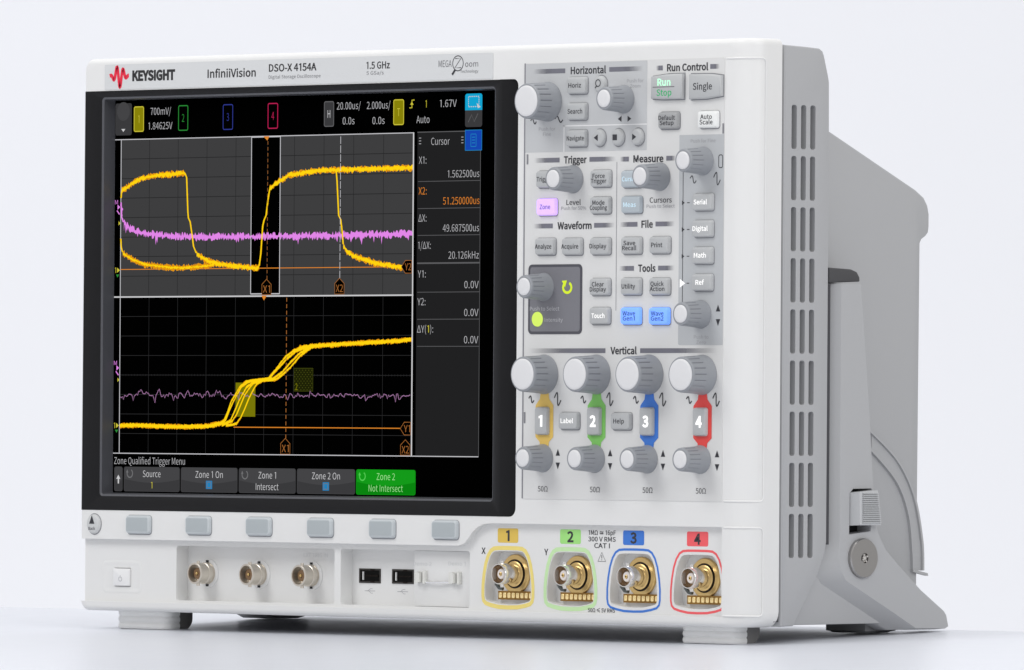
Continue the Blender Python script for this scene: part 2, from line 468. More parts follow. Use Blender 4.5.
    'q': (217, ["153,-80 185,-80 185,190 159,190 156,172 155,172 130,189 101,195 60,183 30,148 19,95 28,41 55,7 97,-5 128,3 154,22 153,-13", "104,22 65,42 51,95 68,148 106,168 130,163 153,148 153,48 129,29"]),
    'r': (136, ["32,0 64,0 64,122 87,156 112,166 131,163 137,191 116,195 86,184 62,155 62,155 58,190 32,190"]),
    's': (164, ["82,-5 133,12 151,52 132,90 93,110 65,122 52,143 61,162 88,170 111,165 131,153 146,173 120,189 87,195 39,179 22,141 39,105 77,86 107,72 120,50 111,29 83,20 53,27 27,43 11,22 43,3"]),
    't': (132, ["92,-5 110,-2 127,2 121,27 99,21 76,31 70,58 70,164 121,164 121,190 70,190 70,244 43,244 40,190 9,188 9,164 38,164 38,59 50,13"]),
    'u': (213, ["88,-5 122,5 151,30 152,30 154,0 181,0 181,190 149,190 149,55 124,31 97,23 70,35 62,74 62,190 29,190 29,70 44,14"]),
    'v': (182, ["73,0 111,0 178,190 146,190 110,82 93,26 91,26 74,82 38,190 5,190"]),
    'w': (281, ["62,0 99,0 126,102 139,157 141,157 154,103 181,0 220,0 272,190 241,190 213,80 202,27 200,27 187,80 157,190 126,190 96,80 83,27 82,27 70,80 42,190 9,190"]),
    'x': (174, ["5,0 39,0 64,44 84,78 85,78 106,44 134,0 169,0 106,96 164,190 131,190 107,148 91,117 89,117 70,148 45,190 10,190 68,99"]),
    'y': (182, ["35,-82 80,-63 106,-16 178,190 147,190 112,85 97,31 95,31 76,85 38,190 5,190 81,0 77,-15 60,-44 34,-56 19,-53 13,-78"]),
    'z': (166, ["12,0 156,0 156,26 53,26 153,173 153,190 23,190 23,164 112,164 12,17"]),
    'Δ': (230, ["12,0 218,0 218,20 133,257 97,257 12,20", "47,28 87,145 114,228 116,228 142,145 182,28"]),
    'Ω': (265, ["18,0 109,0 109,23 82,51 63,87 56,136 66,185 92,220 133,233 174,220 200,185 209,136 202,87 183,51 157,23 157,0 248,0 248,27 196,27 196,28 228,71 242,137 229,201 191,245 133,261 75,245 37,201 23,137 38,71 69,28 69,27 18,27"]),
    '•': (350, ["175,170 149,159 138,133 149,107 175,96 201,107 212,133 201,159"]),
    '≅': (350, ["180,190 153,206 124,212 79,199 44,162 64,147 91,178 124,188 147,182 169,169 196,153 226,147 270,161 305,198 285,212 259,182 226,172 202,177", "302,119 48,119 48,95 302,95", "302,69 48,69 48,45 302,45"]),
    '≤': (350, ["306,13 44,118 36,97 298,-8", "100,171 100,172 307,255 298,278 36,172 36,171 298,65 307,88"]),
}
CAPH = 1000.0 * max(float(w.split(',')[1]) for w in GLYPHS['H'][1][0].split()) / 1000.0
_gl = {}


def glyph(ch, bold):
    k = (ch, bold)
    if k not in _gl:
        adv, cs_ = GLYPHS[ch]
        c2 = bpy.data.curves.new("letter", 'CURVE')
        c2.dimensions = '2D'
        c2.fill_mode = 'BOTH'
        for c in cs_:
            pts = [tuple(float(q) for q in w.split(',')) for w in c.split()]
            if bold:
                pts = inset(pts, -bold * CAPH / 0.69)
            sp = c2.splines.new('POLY')
            sp.points.add(len(pts) - 1)
            for q, (x, z_) in zip(sp.points, pts):
                q.co = (x / 1000, z_ / 1000, 0, 1)
            sp.use_cyclic_u = True
        ob = bpy.data.objects.new("letter", c2)
        col.objects.link(ob)
        dg = bpy.context.evaluated_depsgraph_get()
        dg.update()
        me = bpy.data.meshes.new_from_object(ob.evaluated_get(dg))
        _gl[k] = ([(v.co.x * 1000, v.co.y * 1000) for v in me.vertices], [tuple(p.vertices) for p in me.polygons])
        bpy.data.objects.remove(ob)
        bpy.data.curves.remove(c2)
        bpy.data.meshes.remove(me)
    return _gl[k]


def text(mb, s, x, z, cap, y, w=None, mi=0, al='c', bold=0.012, xs=0.8):
    """lettering with capitals `cap` mm tall, vertically centred on z; w = width in mm"""
    V, F, pen = [], [], 0.0
    for ch in s:
        if ch == ' ':
            pen += 82
            continue
        v_, f_ = glyph(ch, bold)
        o = len(V)
        V += [(pen + p[0], p[1]) for p in v_]
        F += [tuple(i + o for i in f) for f in f_]
        pen += GLYPHS[ch][0]
    x0, x1 = min(p[0] for p in V), max(p[0] for p in V)
    k = cap / CAPH
    kx = (w / (x1 - x0)) if w else k * xs
    off = {'c': x - kx * (x0 + x1) / 2, 'l': x - kx * x0, 'r': x - kx * x1}[al]
    mb.add([(off + kx * p[0], y, z - cap / 2 + k * p[1]) for p in V], F, mi)


def cut(o, cutters):
    for c in cutters:
        md = o.modifiers.new("cut", 'BOOLEAN')
        md.object = c
        md.operation = 'DIFFERENCE'
        md.solver = 'EXACT'
    dg = bpy.context.evaluated_depsgraph_get()
    dg.update()
    me = bpy.data.meshes.new_from_object(o.evaluated_get(dg))
    o.modifiers.clear()
    old = o.data
    o.data = me
    me.name = old.name
    bpy.data.meshes.remove(old)
    for c in cutters:
        d = c.data
        bpy.data.objects.remove(c)
        bpy.data.meshes.remove(d)
    me.polygons.foreach_set("use_smooth", [True] * len(me.polygons))
    me.set_sharp_from_angle(angle=math.radians(30))


def bevel(o, w=0.5, seg=2, ang=40):
    md = o.modifiers.new("soft_edges", 'BEVEL')
    md.width = w * S
    md.segments = seg
    md.limit_method = 'ANGLE'
    md.angle_limit = math.radians(ang)
    md.use_clamp_overlap = True
    md.harden_normals = False


def extrude_x(mb, prof, x0, x1, mi=0, bev=0.0):
    """profile in (y, z) swept along x; outer side x1 gets the chamfer"""
    rs = [[(x0, y, z) for y, z in prof]]
    if bev:
        rs.append([(x1 - bev, y, z) for y, z in prof])
        q = inset(prof, bev * 0.3)
        rs.append([(x1 - bev * 0.3, y, z) for y, z in q])
        q = inset(prof, bev)
        rs.append([(x1, y, z) for y, z in q])
    else:
        rs.append([(x1, y, z) for y, z in prof])
    mb.rings(rs, mi=mi, cap0=True)


# ------------------------------------------------------------------ setting
TS = 0.044                       # the table falls away slightly towards the camera


def tz(x, y):
    return -2.5 + TS * (y - 11) + 0.002 * (x - 217)


def struct(o):
    o["kind"] = "structure"
    return o


TABLE = mat("pale_gloss_table", (0.71, 0.73, 0.785, 1), 0.34, spec=0.5, mott=0.06)
BACK = mat("white_backdrop", (0.845, 0.86, 0.905, 1), 0.9)


EDGE_Y = 140
mb = MB()
prof = [(-2200, -25), (EDGE_Y - 3, -25), (EDGE_Y, -22)]
for k in range(0, 5):
    a = math.radians(90 * k / 4)
    prof.append((EDGE_Y - 3 + 3 * math.cos(a), -3 + 3 * math.sin(a)))
prof.append((-2200, 0))
rs = []
for x in (-2500, 2800):
    rs.append([(x, y, z + tz(x, y)) for y, z in prof])
mb.rings(rs, cap0=True)
table = struct(mb.build("table_top", TABLE, fix=True, smooth=40))
table["label"] = "pale glossy table top under the oscilloscope"
table["category"] = "table"

mb = MB()
c0 = Vector((-0.674 * 0 - 950, 870, 0))
rv = Vector((math.cos(YAW), math.sin(YAW), 0))
pts = []
for t in (-3200, 3200):
    ring = []
    for d, z in [(0, 2600), (0, -150), (-30, -330), (-130, -480), (-300, -560), (-600, -600), (-600, -620), (-290, -582), (-115, -498), (-12, -340), (20, -150), (20, 2600)]:
        p = c0 + rv * t + fw * d
        ring.append((p.x, p.y, z))
    pts.append(ring)
mb.rings(pts, cap0=True)
backdrop = struct(mb.build("backdrop", BACK, fix=True, smooth=40))
backdrop["label"] = "plain white studio backdrop behind the table"
backdrop["category"] = "backdrop"

# ------------------------------------------------------------------ the instrument
root = bpy.data.objects.new("oscilloscope", None)
col.objects.link(root)
root.empty_display_size = 0.05
root["label"] = "white bench oscilloscope with lit waveform screen, grey case and many knobs"
root["category"] = "oscilloscope"
place(root, None, (217, 65, 0))


def B(mb, name, mats, parent=root, **k):
    return mb.build(name, mats, parent, **k)


BW = 434                          # body width
# ---- front housing: a shell with its edges rounded by different radii
def lean(x, z):
    """the left flank stands out a little towards the bottom"""
    return x - (1.5 + 0.9 * (263 - z) / 224) * max(0.0, 1 - x / 60)


def hous_ring(y):
    def q(rad, dep):
        if y >= dep:
            return 0.0
        return rad * (1 - math.sqrt(max(0.0, 1 - (1 - y / dep) ** 2)))
    x0, x1 = q(3, 4), BW - q(13, 9)
    z0, z1 = 5.6 + q(2.6, 3), 264.4 - q(2.6, 3.2)
    return [(lean(x, z), y, z) for x, z in rr(x0, x1, z0, z1, (4.5, 7, 3.2, 4.5), 6)]


mb = MB()
rs = [hous_ring(y) for y in (18.7, 12, 9, 7, 5.2, 3.8, 2.8, 1.9, 1.2, 0.7, 0.3, 0.1, 0.0)]
# the rear edge turns in slightly towards the parting line
back = [(x, 19.1, z) for x, z in inset([(p[0], p[2]) for p in rs[0]], 0.7)]
mb.rings([back] + rs, cap0=True)
housing = B(mb, "front_housing", WHITE, fix=True, smooth=30)


def cutter(fill):
    c = MB()
    fill(c)
    o = c.build("cutter", WHITE, None, fix=True, smooth=0)
    return o


lower = [(-20, 10), (417.2, 10), (417.2, 49.6), (273, 49.6), (268.5, 49.2), (264.5, 47.9), (261, 45.6), (258.3, 42.6), (255.6, 40.2), (252, 39.2), (-20, 39.2)]


def dome(cx, k=0.0):
    half = [(0, 10.9), (6, 11.05), (11, 11.8), (14.6, 12.7), (16.3, 14.2), (16.9, 16.6), (16.9, 21.5), (16.3, 26.5), (15.2, 31.5), (13.6, 35.4), (11.6, 38.0), (9.2, 39.2), (6, 39.45)]
    pts = half + [(0, 39.5)] + [(-x, z) for x, z in reversed(half[1:])]
    pts = [(cx + x, z) for x, z in pts]
    return inset(pts, k) if k else pts


CH = [281.0, 320.6, 360.1, 399.6]
cs = [cutter(lambda c: c.prism(lower, -8, 3, 0, cap0=True)),
      cutter(lambda c: c.prism([(-20, 0), (-1.7, 0), (-1.7, 10.05), (-20, 10.05)], -8, 30, 0, cap0=True)),
      cutter(lambda c: c.prism([(-20, 10.0), (-1.0, 10.0), (-1.0, 39.2), (-20, 39.2)], -8, 30, 0, cap0=True)),
      cutter(lambda c: c.prism(rr(12.2, 274.0, 59.4, 245.9, 0.5, 2), -8, 8.5, 0, cap0=True)),
      cutter(lambda c: c.prism(rr(276.5, 288.5, 52.6, 249.2, (0.5, 4, 3, 0.5), 5), -8, 3.4, 0, cap0=True)),
      cutter(lambda c: c.prism(rr(62, 168.3, 11.2, 36.7, 1.2, 3), -8, 10.4, 0, cap0=True)),
      cutter(lambda c: c.prism(rr(172.4, 256.5, 11.2, 36.7, 1.2, 3), -8, 10.4, 0, cap0=True)),
      cutter(lambda c: c.prism(rr(19, 30.9, 17, 25.8, 0.8, 3), -8, 5.0, 0, cap0=True))]
for cx in CH:
    cs.append(cutter(lambda c, cx=cx: c.prism(dome(cx, 2.3), -8, 8.6, 0, cap0=True)))
cut(housing, cs)
bevel(housing, 0.6, 3, 35)

# moulded line that runs round the right-hand corner of the front
def seam(z0, z1, name):
    mb = MB()
    def at(z):
        out = []
        for y in (0.0, 0.02, 0.1, 0.4, 0.9, 1.7, 2.8, 4.2, 5.6, 6.8):
            q = 13 * (1 - math.sqrt(max(0.0, 1 - (1 - y / 9) ** 2)))
            out.append((BW - q, y, z))
        return out
    top, bot = at(z1), at(z0)
    q = 13 * (1 - math.sqrt(1 - (1 - 8.4 / 9) ** 2))
    path = [(418.3, 0, z1)] + top[1:] + [(BW - q, 7.9, z1 - 0.6), (BW - q + .1, 8.4, z1 - 2)] + [(BW - q + .1, 8.4, z1 - (z1 - z0) * k / 6) for k in range(1, 6)] + [(BW - q + .1, 8.4, z0 + 2), (BW - q, 7.9, z0 + 0.6)] + bot[::-1][:-1] + [(418.3, 0, z0)]
    mb.tube(path, 0.45, 8)
    return B(mb, name, WHITE)


seam(61.0, 255.6, "moulded_rim")
seam(10.6, 49.4, "moulded_rim")

# ---- silver strip along the top with the printed names
mb = MB()
mb.prism(rr(13.8, 272.4, 249.6, 261.4, 0.6, 3), -0.25, 0.5, 0)
strip = B(mb, "label_strip", STRIP)
mb = MB()
y = -0.3
lx, lz = 24, 255.8
pts = []
for k in range(0, 61):
    t = k / 60
    env = math.exp(-((t - 0.5) / 0.27) ** 2)
    pts.append((17.3 + 13.3 * t, lz + 0.15 + 5.4 * env * math.sin((t - 0.5) * 2 * math.pi * 3.0 + 0.9) * -1))
mb.stroke(pts, 1.8, y)
B(mb, "logo", RED, strip)
mb = MB()
MIDINK = mat("mid_grey_ink", rgb(100, 100, 104), 0.6)
for nm, ink, args, bo in [
        ("lettering", INKK, ("KEYSIGHT", 32.9, lz, 4.3, y, 29.4), 0.06),
        ("lettering", INKK, ("InfiniiVision", 84.4, lz - 0.1, 3.7, y, 32.6), 0.02),
        ("lettering", INKK, ("DSO-X 4154A", 125.8, 257.5, 3.3, y, 31.7), 0.022),
        ("lettering", INKK, ("1.5 GHz", 190.5, 257.3, 3.1, y, 15.3), 0.02),
        ("fine_lettering", MIDINK, ("Digital Storage Oscilloscope", 125.7, 253.3, 1.5, y, 34.6), 0),
        ("fine_lettering", MIDINK, ("5 GSa/s", 190.5, 253.8, 1.6, y, 11.3), 0),
        ("fine_lettering", MIDINK, ("MEGA", 237.5, 257.0, 3.0, y, 8.4), 0),
        ("fine_lettering", MIDINK, ("oom", 254.6, 256.6, 2.6, y, 8.4), 0),
        ("fine_lettering", MIDINK, ("Technology", 251.5, 253.3, 1.3, y, 11.6), 0)]:
    mb = MB()
    text(mb, *args, al='l', bold=bo)
    B(mb, nm, ink, strip, smooth=0)
mb = MB()
mb.stroke(circ(250.0, 257.0, 3.4, 28), 0.42, y, closed=True)
mb.stroke([(248.2, 259.2), (251.9, 259.2), (248.0, 255.0), (252.0, 255.0)], 0.4, y - .02)
mb.stroke([(248.3, 254.2), (246.3, 251.9)], 1.1, y - .04)
B(mb, "lens_mark", INK, strip)

# ---- charcoal bezel round the display
N = 5
outer = rr(2.2, 278.5, 52.7, 249.1, (0.6, 0.6, 0.6, 0.6), N)
inner0 = rr(13.0, 273.2, 60.2, 245.2, 1.0, N)
inner1 = rr(13.2, 272.7, 60.9, 244.8, 0.8, N)
mb = MB()
rim = [(lean(x, z), 0.6, z) for x, z in outer]
f1 = [(lean(x, z), -0.15, z) for x, z in outer]
f2 = [(x, -0.15, z) for x, z in inset(inner0, -0.9)]
f3 = [(x, 0.45, z) for x, z in inner0]
f4 = [(x, 7.4, z) for x, z in inner1]
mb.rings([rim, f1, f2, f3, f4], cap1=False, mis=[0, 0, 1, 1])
# the right-hand band rolls back towards its edge
band = [(278.4, -0.15, 0, 0), (280.5, 0.05, 0, 0), (283.0, 0.75, 0, 0), (285.2, 1.7, 0.3, 0.3), (286.8, 2.4, 1.2, 0.9), (287.8, 2.8, 2.4, 1.8), (288.3, 3.1, 4.4, 3.2), (288.3, 4.0, 4.4, 3.2)]
mb.add([(x, y_, z) for x, y_, d0, d1 in band for z in (52.7 + d0, 249.1 - d1)], [(2 * i, 2 * i + 2, 2 * i + 3, 2 * i + 1) for i in range(len(band) - 1)])
mb.add([(x, y_, z) for x, y_, d0, d1 in band for y_, z in ((y_, 52.7 + d0), (4.2, 52.7 + d0))], [(2 * i, 2 * i + 1, 2 * i + 3, 2 * i + 2) for i in range(len(band) - 1)])
mb.add([(x, y_, z) for x, y_, d0, d1 in band for y_, z in ((y_, 249.1 - d1), (4.2, 249.1 - d1))], [(2 * i, 2 * i + 1, 2 * i + 3, 2 * i + 2) for i in range(len(band) - 1)])
# the bezel wraps round the left edge of the body
prof = []
for y_ in (0.0, 0.12, 0.3, 0.7, 1.2, 1.9, 2.8, 4.0, 9.0, 18.0):
    q = 3 * (1 - math.sqrt(max(0.0, 1 - (1 - min(y_, 4) / 4) ** 2)))
    prof.append((q - 0.22, y_ - 0.15 if y_ < 4 else y_))
prof = [(2.9, -0.15)] + prof
mb.add([(lean(x, z), yy, z) for x, yy in prof for z in (52.7, 249.1)], [(2 * i, 2 * i + 1, 2 * i + 3, 2 * i + 2) for i in range(len(prof) - 1)])
bez = B(mb, "display_bezel", [BEZEL, BEZEL_LIT], fix=False, smooth=35)

# ---- the display itself
mb = MB()
mb.rect(12.4, 273.9, 59.6, 245.8, 7.2)
disp = B(mb, "display", GLASS)
YD = 7.15


def L(k):
    return YD - 0.05 * k


def dpart(mb, name, mats, label=None):
    return B(mb, name, mats, disp, smooth=0, label=label)


# channel tabs and readouts along the top
mb = MB()
mb.flat(rr(13.4, 24.8, 228.4, 243.4, 1.2, 4), L(1), 0)
mb.flat(circ(19, 239.6, 4.4, 24), L(2), 1)
mb.add([(17.6, L(2), 231.4), (20.4, L(2), 231.4), (19, L(2), 230)], [(0, 2, 1)], 2)
dpart(mb, "status_icon", [D_BTN, D_BTN2, D_WHT])


def tab(x0, x1, z0, z1, fill, rimm, ch, tcol):
    mb = MB()
    o = rr(x0, x1, z0, z1, 1.0, 4)
    i = inset(o, 0.45)
    mb.flat(i, L(1), 0)
    mb.ring(o, i, L(1), 1)
    text(mb, ch, (x0 + x1) / 2, (z0 + z1) / 2, 3.6, L(2), mi=2, bold=-0.007, xs=0.7)
    dpart(mb, "channel_tab", [fill, rimm, tcol])


tab(26.2, 33.1, 229.9, 241.8, D_OLB, D_YLT, "1", D_YLT)
tab(56.7, 63.5, 229.9, 241.8, D_BLK, D_GRN, "2", D_GRN)
tab(87.1, 94.0, 229.8, 241.7, D_BLK, D_NAV, "3", D_NAV)
tab(117.4, 124.3, 229.8, 241.7, D_BLK, D_MAG, "4", D_MAG)
tab(155.0, 161.6, 230.1, 241.8, D_BTN, D_BTE, "H", D_WHT)
tab(200.7, 207.6, 230.1, 241.8, D_OLB, D_YLT, "T", D_YLT)
mb = MB()
for s_, x0, x1, z in [("700mV/", 37.7, 51.7, 239.3), ("1.84625V", 36.3, 52.7, 232.5), ("20.00us/", 163.5, 179.2, 239.5), ("0.0s", 167.4, 175.2, 232.6),
                      ("2.000us/", 183.3, 198.7, 239.4), ("0.0s", 187.0, 195.0, 232.4), ("1.67V", 231.0, 241.8, 239.4), ("Auto", 215.8, 224.3, 232.4)]:
    mb = MB()
    text(mb, s_, x0, z, 3.3, L(1), x1 - x0, al='l', bold=-0.007)
    dpart(mb, "status_lettering", D_TXT)
mb = MB()
text(mb, "1", 222.0, 239.4, 3.3, L(1), al='c', bold=-0.007, xs=.7)
mb.stroke([(211.2, 237.8), (212.8, 237.8), (212.8, 241.3), (214.4, 241.3)], 0.5, L(1))
mb.add([(211.7, L(2), 239.2), (213.9, L(2), 239.2), (212.8, L(2), 240.6)], [(0, 1, 2)])
dpart(mb, "trigger_readout", D_YLT)
mb = MB()
mb.flat(rr(247.3, 258.3, 236.0, 243.5, (0, 0, 1.2, 1.2), 4), L(1), 0)
mb.flat(rr(247.3, 258.3, 228.4, 236.0, (1.2, 1.2, 0, 0), 4), L(1), 1)
dash = [(249.5, 237.6), (256.2, 237.6), (256.2, 242.2), (249.5, 242.2)]
for i in range(4):
    a, b = dash[i], dash[(i + 1) % 4]
    for k in range(5):
        t0, t1 = k / 5, k / 5 + 0.12
        mb.stroke([(a[0] + (b[0] - a[0]) * t0, a[1] + (b[1] - a[1]) * t0), (a[0] + (b[0] - a[0]) * t1, a[1] + (b[1] - a[1]) * t1)], 0.4, L(2), 2)
mb.add([(254.8, L(3), 239.2), (257.4, L(3), 237.4), (255.6, L(3), 236.8)], [(0, 1, 2)], 2)
mb.stroke([(249.4, 230.6), (251.6, 234), (253.2, 230.8), (255.6, 234.4)], 0.4, L(2), 3)
dpart(mb, "gesture_icon", [D_CYA, D_BTN, D_WHT, D_BTE])

# waveform windows
mb = MB()
mb.rect(17.6, 214.2, 152.7, 226.4, L(1), 0)
for k in range(1, 10):
    x = 17.6 + 19.66 * k
    mb.rect(x - 0.16, x + 0.16, 152.7, 226.4, L(2), 1)
for k in range(1, 8):
    z = 226.4 - 9.15 * k
    mb.rect(17.6, 214.2, z - 0.16, z + 0.16, L(2), 1)
mb.rect(106.8, 126.4, 153.6, 226.3, L(3), 2)
for x in (106.8, 126.2):
    mb.rect(x - 0.2, x + 0.25, 153.6, 226.3, L(4), 3)
mb.rect(106.8, 126.4, 153.4, 153.9, L(4), 3)
mb.rect(106.8, 126.4, 225.9, 226.5, L(4), 3)
mb.rect(117.4, 117.55, 153.6, 226, L(4), 1)
dpart(mb, "waveform_window", [D_GRY, D_GRD, D_BLK, D_LIN])
mb = MB()
for k in range(1, 10):
    x = 17.9 + 19.65 * k
    mb.rect(x - 0.14, x + 0.14, 79.6, 152.2, L(1), 0)
for k in range(1, 8):
    z = 152.6 - 9.13 * k
    mb.rect(18, 214, z - 0.14, z + 0.14, L(1), 0)
z = 152.6 - 9.13 * 4
for k in range(0, 100):
    x = 18 + k * 1.966
    mb.rect(x - 0.1, x + 0.1, z - 0.5, z + 0.5, L(1.5), 0)
mb.rect(13.4, 214.6, 152.3, 152.95, L(3), 1)
mb.rect(13.4, 257.4, 79.2, 79.6, L(3), 2)
mb.rect(17.5, 17.95, 79.4, 226.4, L(3), 2)
mb.rect(213.7, 214.5, 79.4, 226.6, L(3), 1)
mb.rect(13.4, 214.4, 226.2, 226.6, L(3), 2)
dpart(mb, "zoom_window", [D_GRL, D_WHT, D_LIN])


def interp(tab_, x):
    for (x0, z0), (x1, z1) in zip(tab_, tab_[1:]):
        if x0 <= x <= x1:
            t = (x - x0) / (x1 - x0) if x1 > x0 else 0
            return z0 + (z1 - z0) * t
    return tab_[-1][1]


def noisy(mb, tab_, thick, amp, step, k, mi, seed, spike=0.0):
    """a noisy trace drawn as one ragged ribbon along a polyline"""
    rnd = random.Random(seed)
    P = []
    for (x0, z0), (x1, z1) in zip(tab_, tab_[1:]):
        l = math.hypot(x1 - x0, z1 - z0)
        n = max(1, int(l / step))
        for i in range(n):
            t = i / n
            P.append((x0 + (x1 - x0) * t, z0 + (z1 - z0) * t, (x1 - x0) / l, (z1 - z0) / l))
    P.append((tab_[-1][0], tab_[-1][1], P[-1][2], P[-1][3]))
    V = []
    for x, z, dx, dz in P:
        a = thick / 2 + amp * rnd.random()
        b = thick / 2 + amp * rnd.random()
        if spike and rnd.random() < 0.07:
            b += spike * rnd.random()
        s = 0.30 if abs(dz) > 0.8 else 1.0
        a, b = a * s if s < 1 else a, b * s if s < 1 else b
        if abs(dz) > 0.8:
            V += [(x - max(a, .42), L(k), z), (x + max(b, .42), L(k), z)]
        else:
            V += [(x, L(k), z + a), (x, L(k), z - b)]
    F = []
    for i in range(len(P) - 1):
        F.append((2 * i, 2 * i + 1, 2 * i + 3, 2 * i + 2))
    mb.add(V, F, mi)


upA = [(18, 199), (18.3, 202.4), (22, 204), (27, 206.4), (33, 208.2), (42, 209.3), (50, 209.7), (61.9, 210.1)]
fallA = [(61.9, 210.1), (63.0, 208), (64.0, 192), (64.4, 189.2), (65.6, 187.4), (66.6, 183), (68.0, 176), (70.2, 172.3), (75, 170.3), (81.4, 168.2), (90, 167.2), (100, 166.3), (111.2, 165.5), (112.6, 166.6)]
lowA = [(18, 180), (18.3, 176), (19.4, 173.2), (26, 170.2), (34.3, 167.9), (44, 166.9), (52, 166.2), (60, 166), (72, 166.5), (82, 167.2)]
riseA = [(112.6, 166.6), (113.6, 172), (114.8, 185), (115.7, 187.8), (117.0, 189.8), (118.2, 197), (119.4, 202.3), (123, 204.3), (126, 205.6), (132.4, 208.4), (142, 209.2), (150, 210), (164, 210.2), (190, 210.4), (213.8, 210.5)]
fallB = [(163.6, 209.6), (164.2, 205), (165.4, 189.4), (166.8, 187.4), (167.8, 182), (168.6, 175.6), (171, 172.6), (176, 170.6), (183, 168.8), (190, 167.3), (199, 166.2), (207.5, 165.2)]
mb = MB()
for i, tr in enumerate((upA, fallA, lowA, riseA, fallB)):
    noisy(mb, tr, 1.0, 1.4, 0.55, 5, 1, 10 + i)
    if tr is not lowA:
        noisy(mb, tr, 0.5, 1.15, 0.55, 6, 0, 20 + i)
    else:
        noisy(mb, tr, 0.1, 0.75, 0.5, 6, 0, 20 + i)
# pale overlap where the lines cross the pink trace
dpart(mb, "yellow_trace", [D_YEL, D_ORY])
pk = [(17.9, 197), (18.4, 190), (20, 187.2), (23, 185.2), (27, 183.8), (32, 182.6), (40, 181.8), (50, 181.0), (70, 180.4), (110, 180.2), (160, 180.2), (213.8, 180.6)]
mb = MB()
noisy(mb, pk, 0.4, 1.95, 0.5, 4, 0, 3, spike=3.4)
dpart(mb, "pink_trace", D_PNK)
# zoomed traces
mb = MB()
mb.rect(97.1, 110.4, 96.9, 112.6, L(2), 0)
ZM = [D_OLV, D_OLD, glow("zone_dot_olive", rgb(76, 82, 22))]
dpart(mb, "zone_box", ZM)
mb = MB()
mb.rect(136.3, 148.9, 108.8, 119.3, L(2), 1)
o_ = [(136.3, 108.8), (148.9, 108.8), (148.9, 119.3), (136.3, 119.3)]
mb.stroke(o_, 0.25, L(3), 2, closed=True)
for i in range(12):
    for j in range(10):
        if (i + j) % 2 == 0:
            mb.rect(136.6 + i * 1.03, 137.1 + i * 1.03, 109.2 + j * 1.0, 109.6 + j * 1.0, L(3), 2)
text(mb, "2", 138, 110.8, 3.0, L(4), mi=0, xs=.7)
dpart(mb, "zone_box", ZM)
mb = MB()
base = [(18, 92.3), (30, 92.6), (45, 92.2), (62, 92.0), (79, 92.4), (87, 93.6), (90, 94.6)]
noisy(mb, base, 1.3, 0.8, 0.6, 5, 1, 41)
noisy(mb, base, 0.9, 0.7, 0.5, 6, 0, 42)
lines = [
    [(86, 93.4), (89.5, 95.0), (92, 99), (94.4, 104), (97, 107), (100, 110.5), (104, 112.9), (109, 113.6), (119, 114.4), (124, 118.6), (130.5, 124.4), (136, 127.4), (142, 129.2), (150, 129.8)],
    [(87, 93.2), (91, 95.0), (93.5, 99.5), (96, 103.4), (99, 107.4), (102, 111.0), (107, 113.2), (113, 113.9), (120, 114.5), (126, 119), (132, 123.6), (138, 127), (145, 129.2)],
    [(88, 93.0), (93, 95.2), (95.4, 99), (98.4, 104), (101, 107.4), (103.6, 110.6), (108, 112.8), (113, 113.7), (121, 114.2), (127.5, 117.6), (133, 122.0), (139, 126.2), (146, 129)],
    [(88, 92.8), (95, 94.8), (98, 98), (100.4, 102), (103, 106.4), (105.6, 109.4), (109, 112.4), (113, 113.4), (124, 114.0), (128, 116), (134, 119.8), (140, 124.8), (148, 129)],
    [(90, 92.6), (97, 93.6), (100, 96.4), (102.6, 100.4), (105, 104.6), (107.6, 108.4), (110.6, 112), (114, 113.4)],
]
for i, tr in enumerate(lines):
    dx_ = (0.0, -0.5, 1.1, 0.2, 0.9)[i]
    tr = [(x + dx_, z) for x, z in tr]
    noisy(mb, tr, 0.7, 0.5, 0.6, 5, 1, 70 + i)
    noisy(mb, tr, 0.42, 0.5, 0.7, 6.0 + 0.3 * i, 0, 50 + i)
noisy(mb, [(104, 113), (109, 113.6), (119, 114.4), (122, 114.6)], 0.9, 0.3, 0.5, 8, 0, 61)
endt = [(140, 128.6), (148, 129.4), (153, 129.7), (170, 130.4), (190, 131.2), (205, 131.8), (213.8, 132.4)]
noisy(mb, endt, 1.3, 0.8, 0.6, 5, 1, 62)
noisy(mb, endt, 0.9, 0.7, 0.5, 8, 0, 63)
dpart(mb, "zoomed_yellow_trace", [D_YEL, D_ORY])
rnd = random.Random(5)
mb = MB()
pts = []
x = 18.2
z = 106.6
while x < 213.6:
    z = 106.8 + (z - 106.8) * 0.55 + rnd.gauss(0, 0.75)
    zz_ = z - (2.2 if rnd.random() < 0.012 else 0)
    pts.append((x, zz_))
    x += 0.75
mb.stroke(pts, 0.34, L(4))
dpart(mb, "zoomed_pink_trace", D_PND)
# cursors
mb = MB()
mb.rect(17.8, 207.6, 165.35, 165.7, L(4), 0)
mb.rect(96, 206.6, 91.8, 92.2, L(4), 0)
def dashed(x, z0, z1, w, on, off, mi):
    z = z0
    while z < z1:
        mb.rect(x - w / 2, x + w / 2, z, min(z + on, z1), L(7), mi)
        z += on + off
dashed(118.0, 160.4, 225.4, 0.28, 1.6, 1.1, 1)
dashed(166.5, 160.6, 226.0, 0.34, 3.4, 0.7, 3)
dashed(131.3, 87, 152, 0.4, 1.8, 1.2, 1)
def flag(cx, zt, zb, s_, fillm):
    p = [(cx - 3.1, zb), (cx + 3.1, zb), (cx + 3.1, zt - 2.4), (cx, zt), (cx - 3.1, zt - 2.4)]
    mb.flat(p, L(8), 2)
    mb.stroke(p, 0.3, L(9), 1, closed=True)
    text(mb, s_, cx, (zb + zt - 2.0) / 2, 3.4, L(9), 4.6, mi=1, bold=-0.007)
flag(117.8, 160.4, 153.3, "X1", 2)
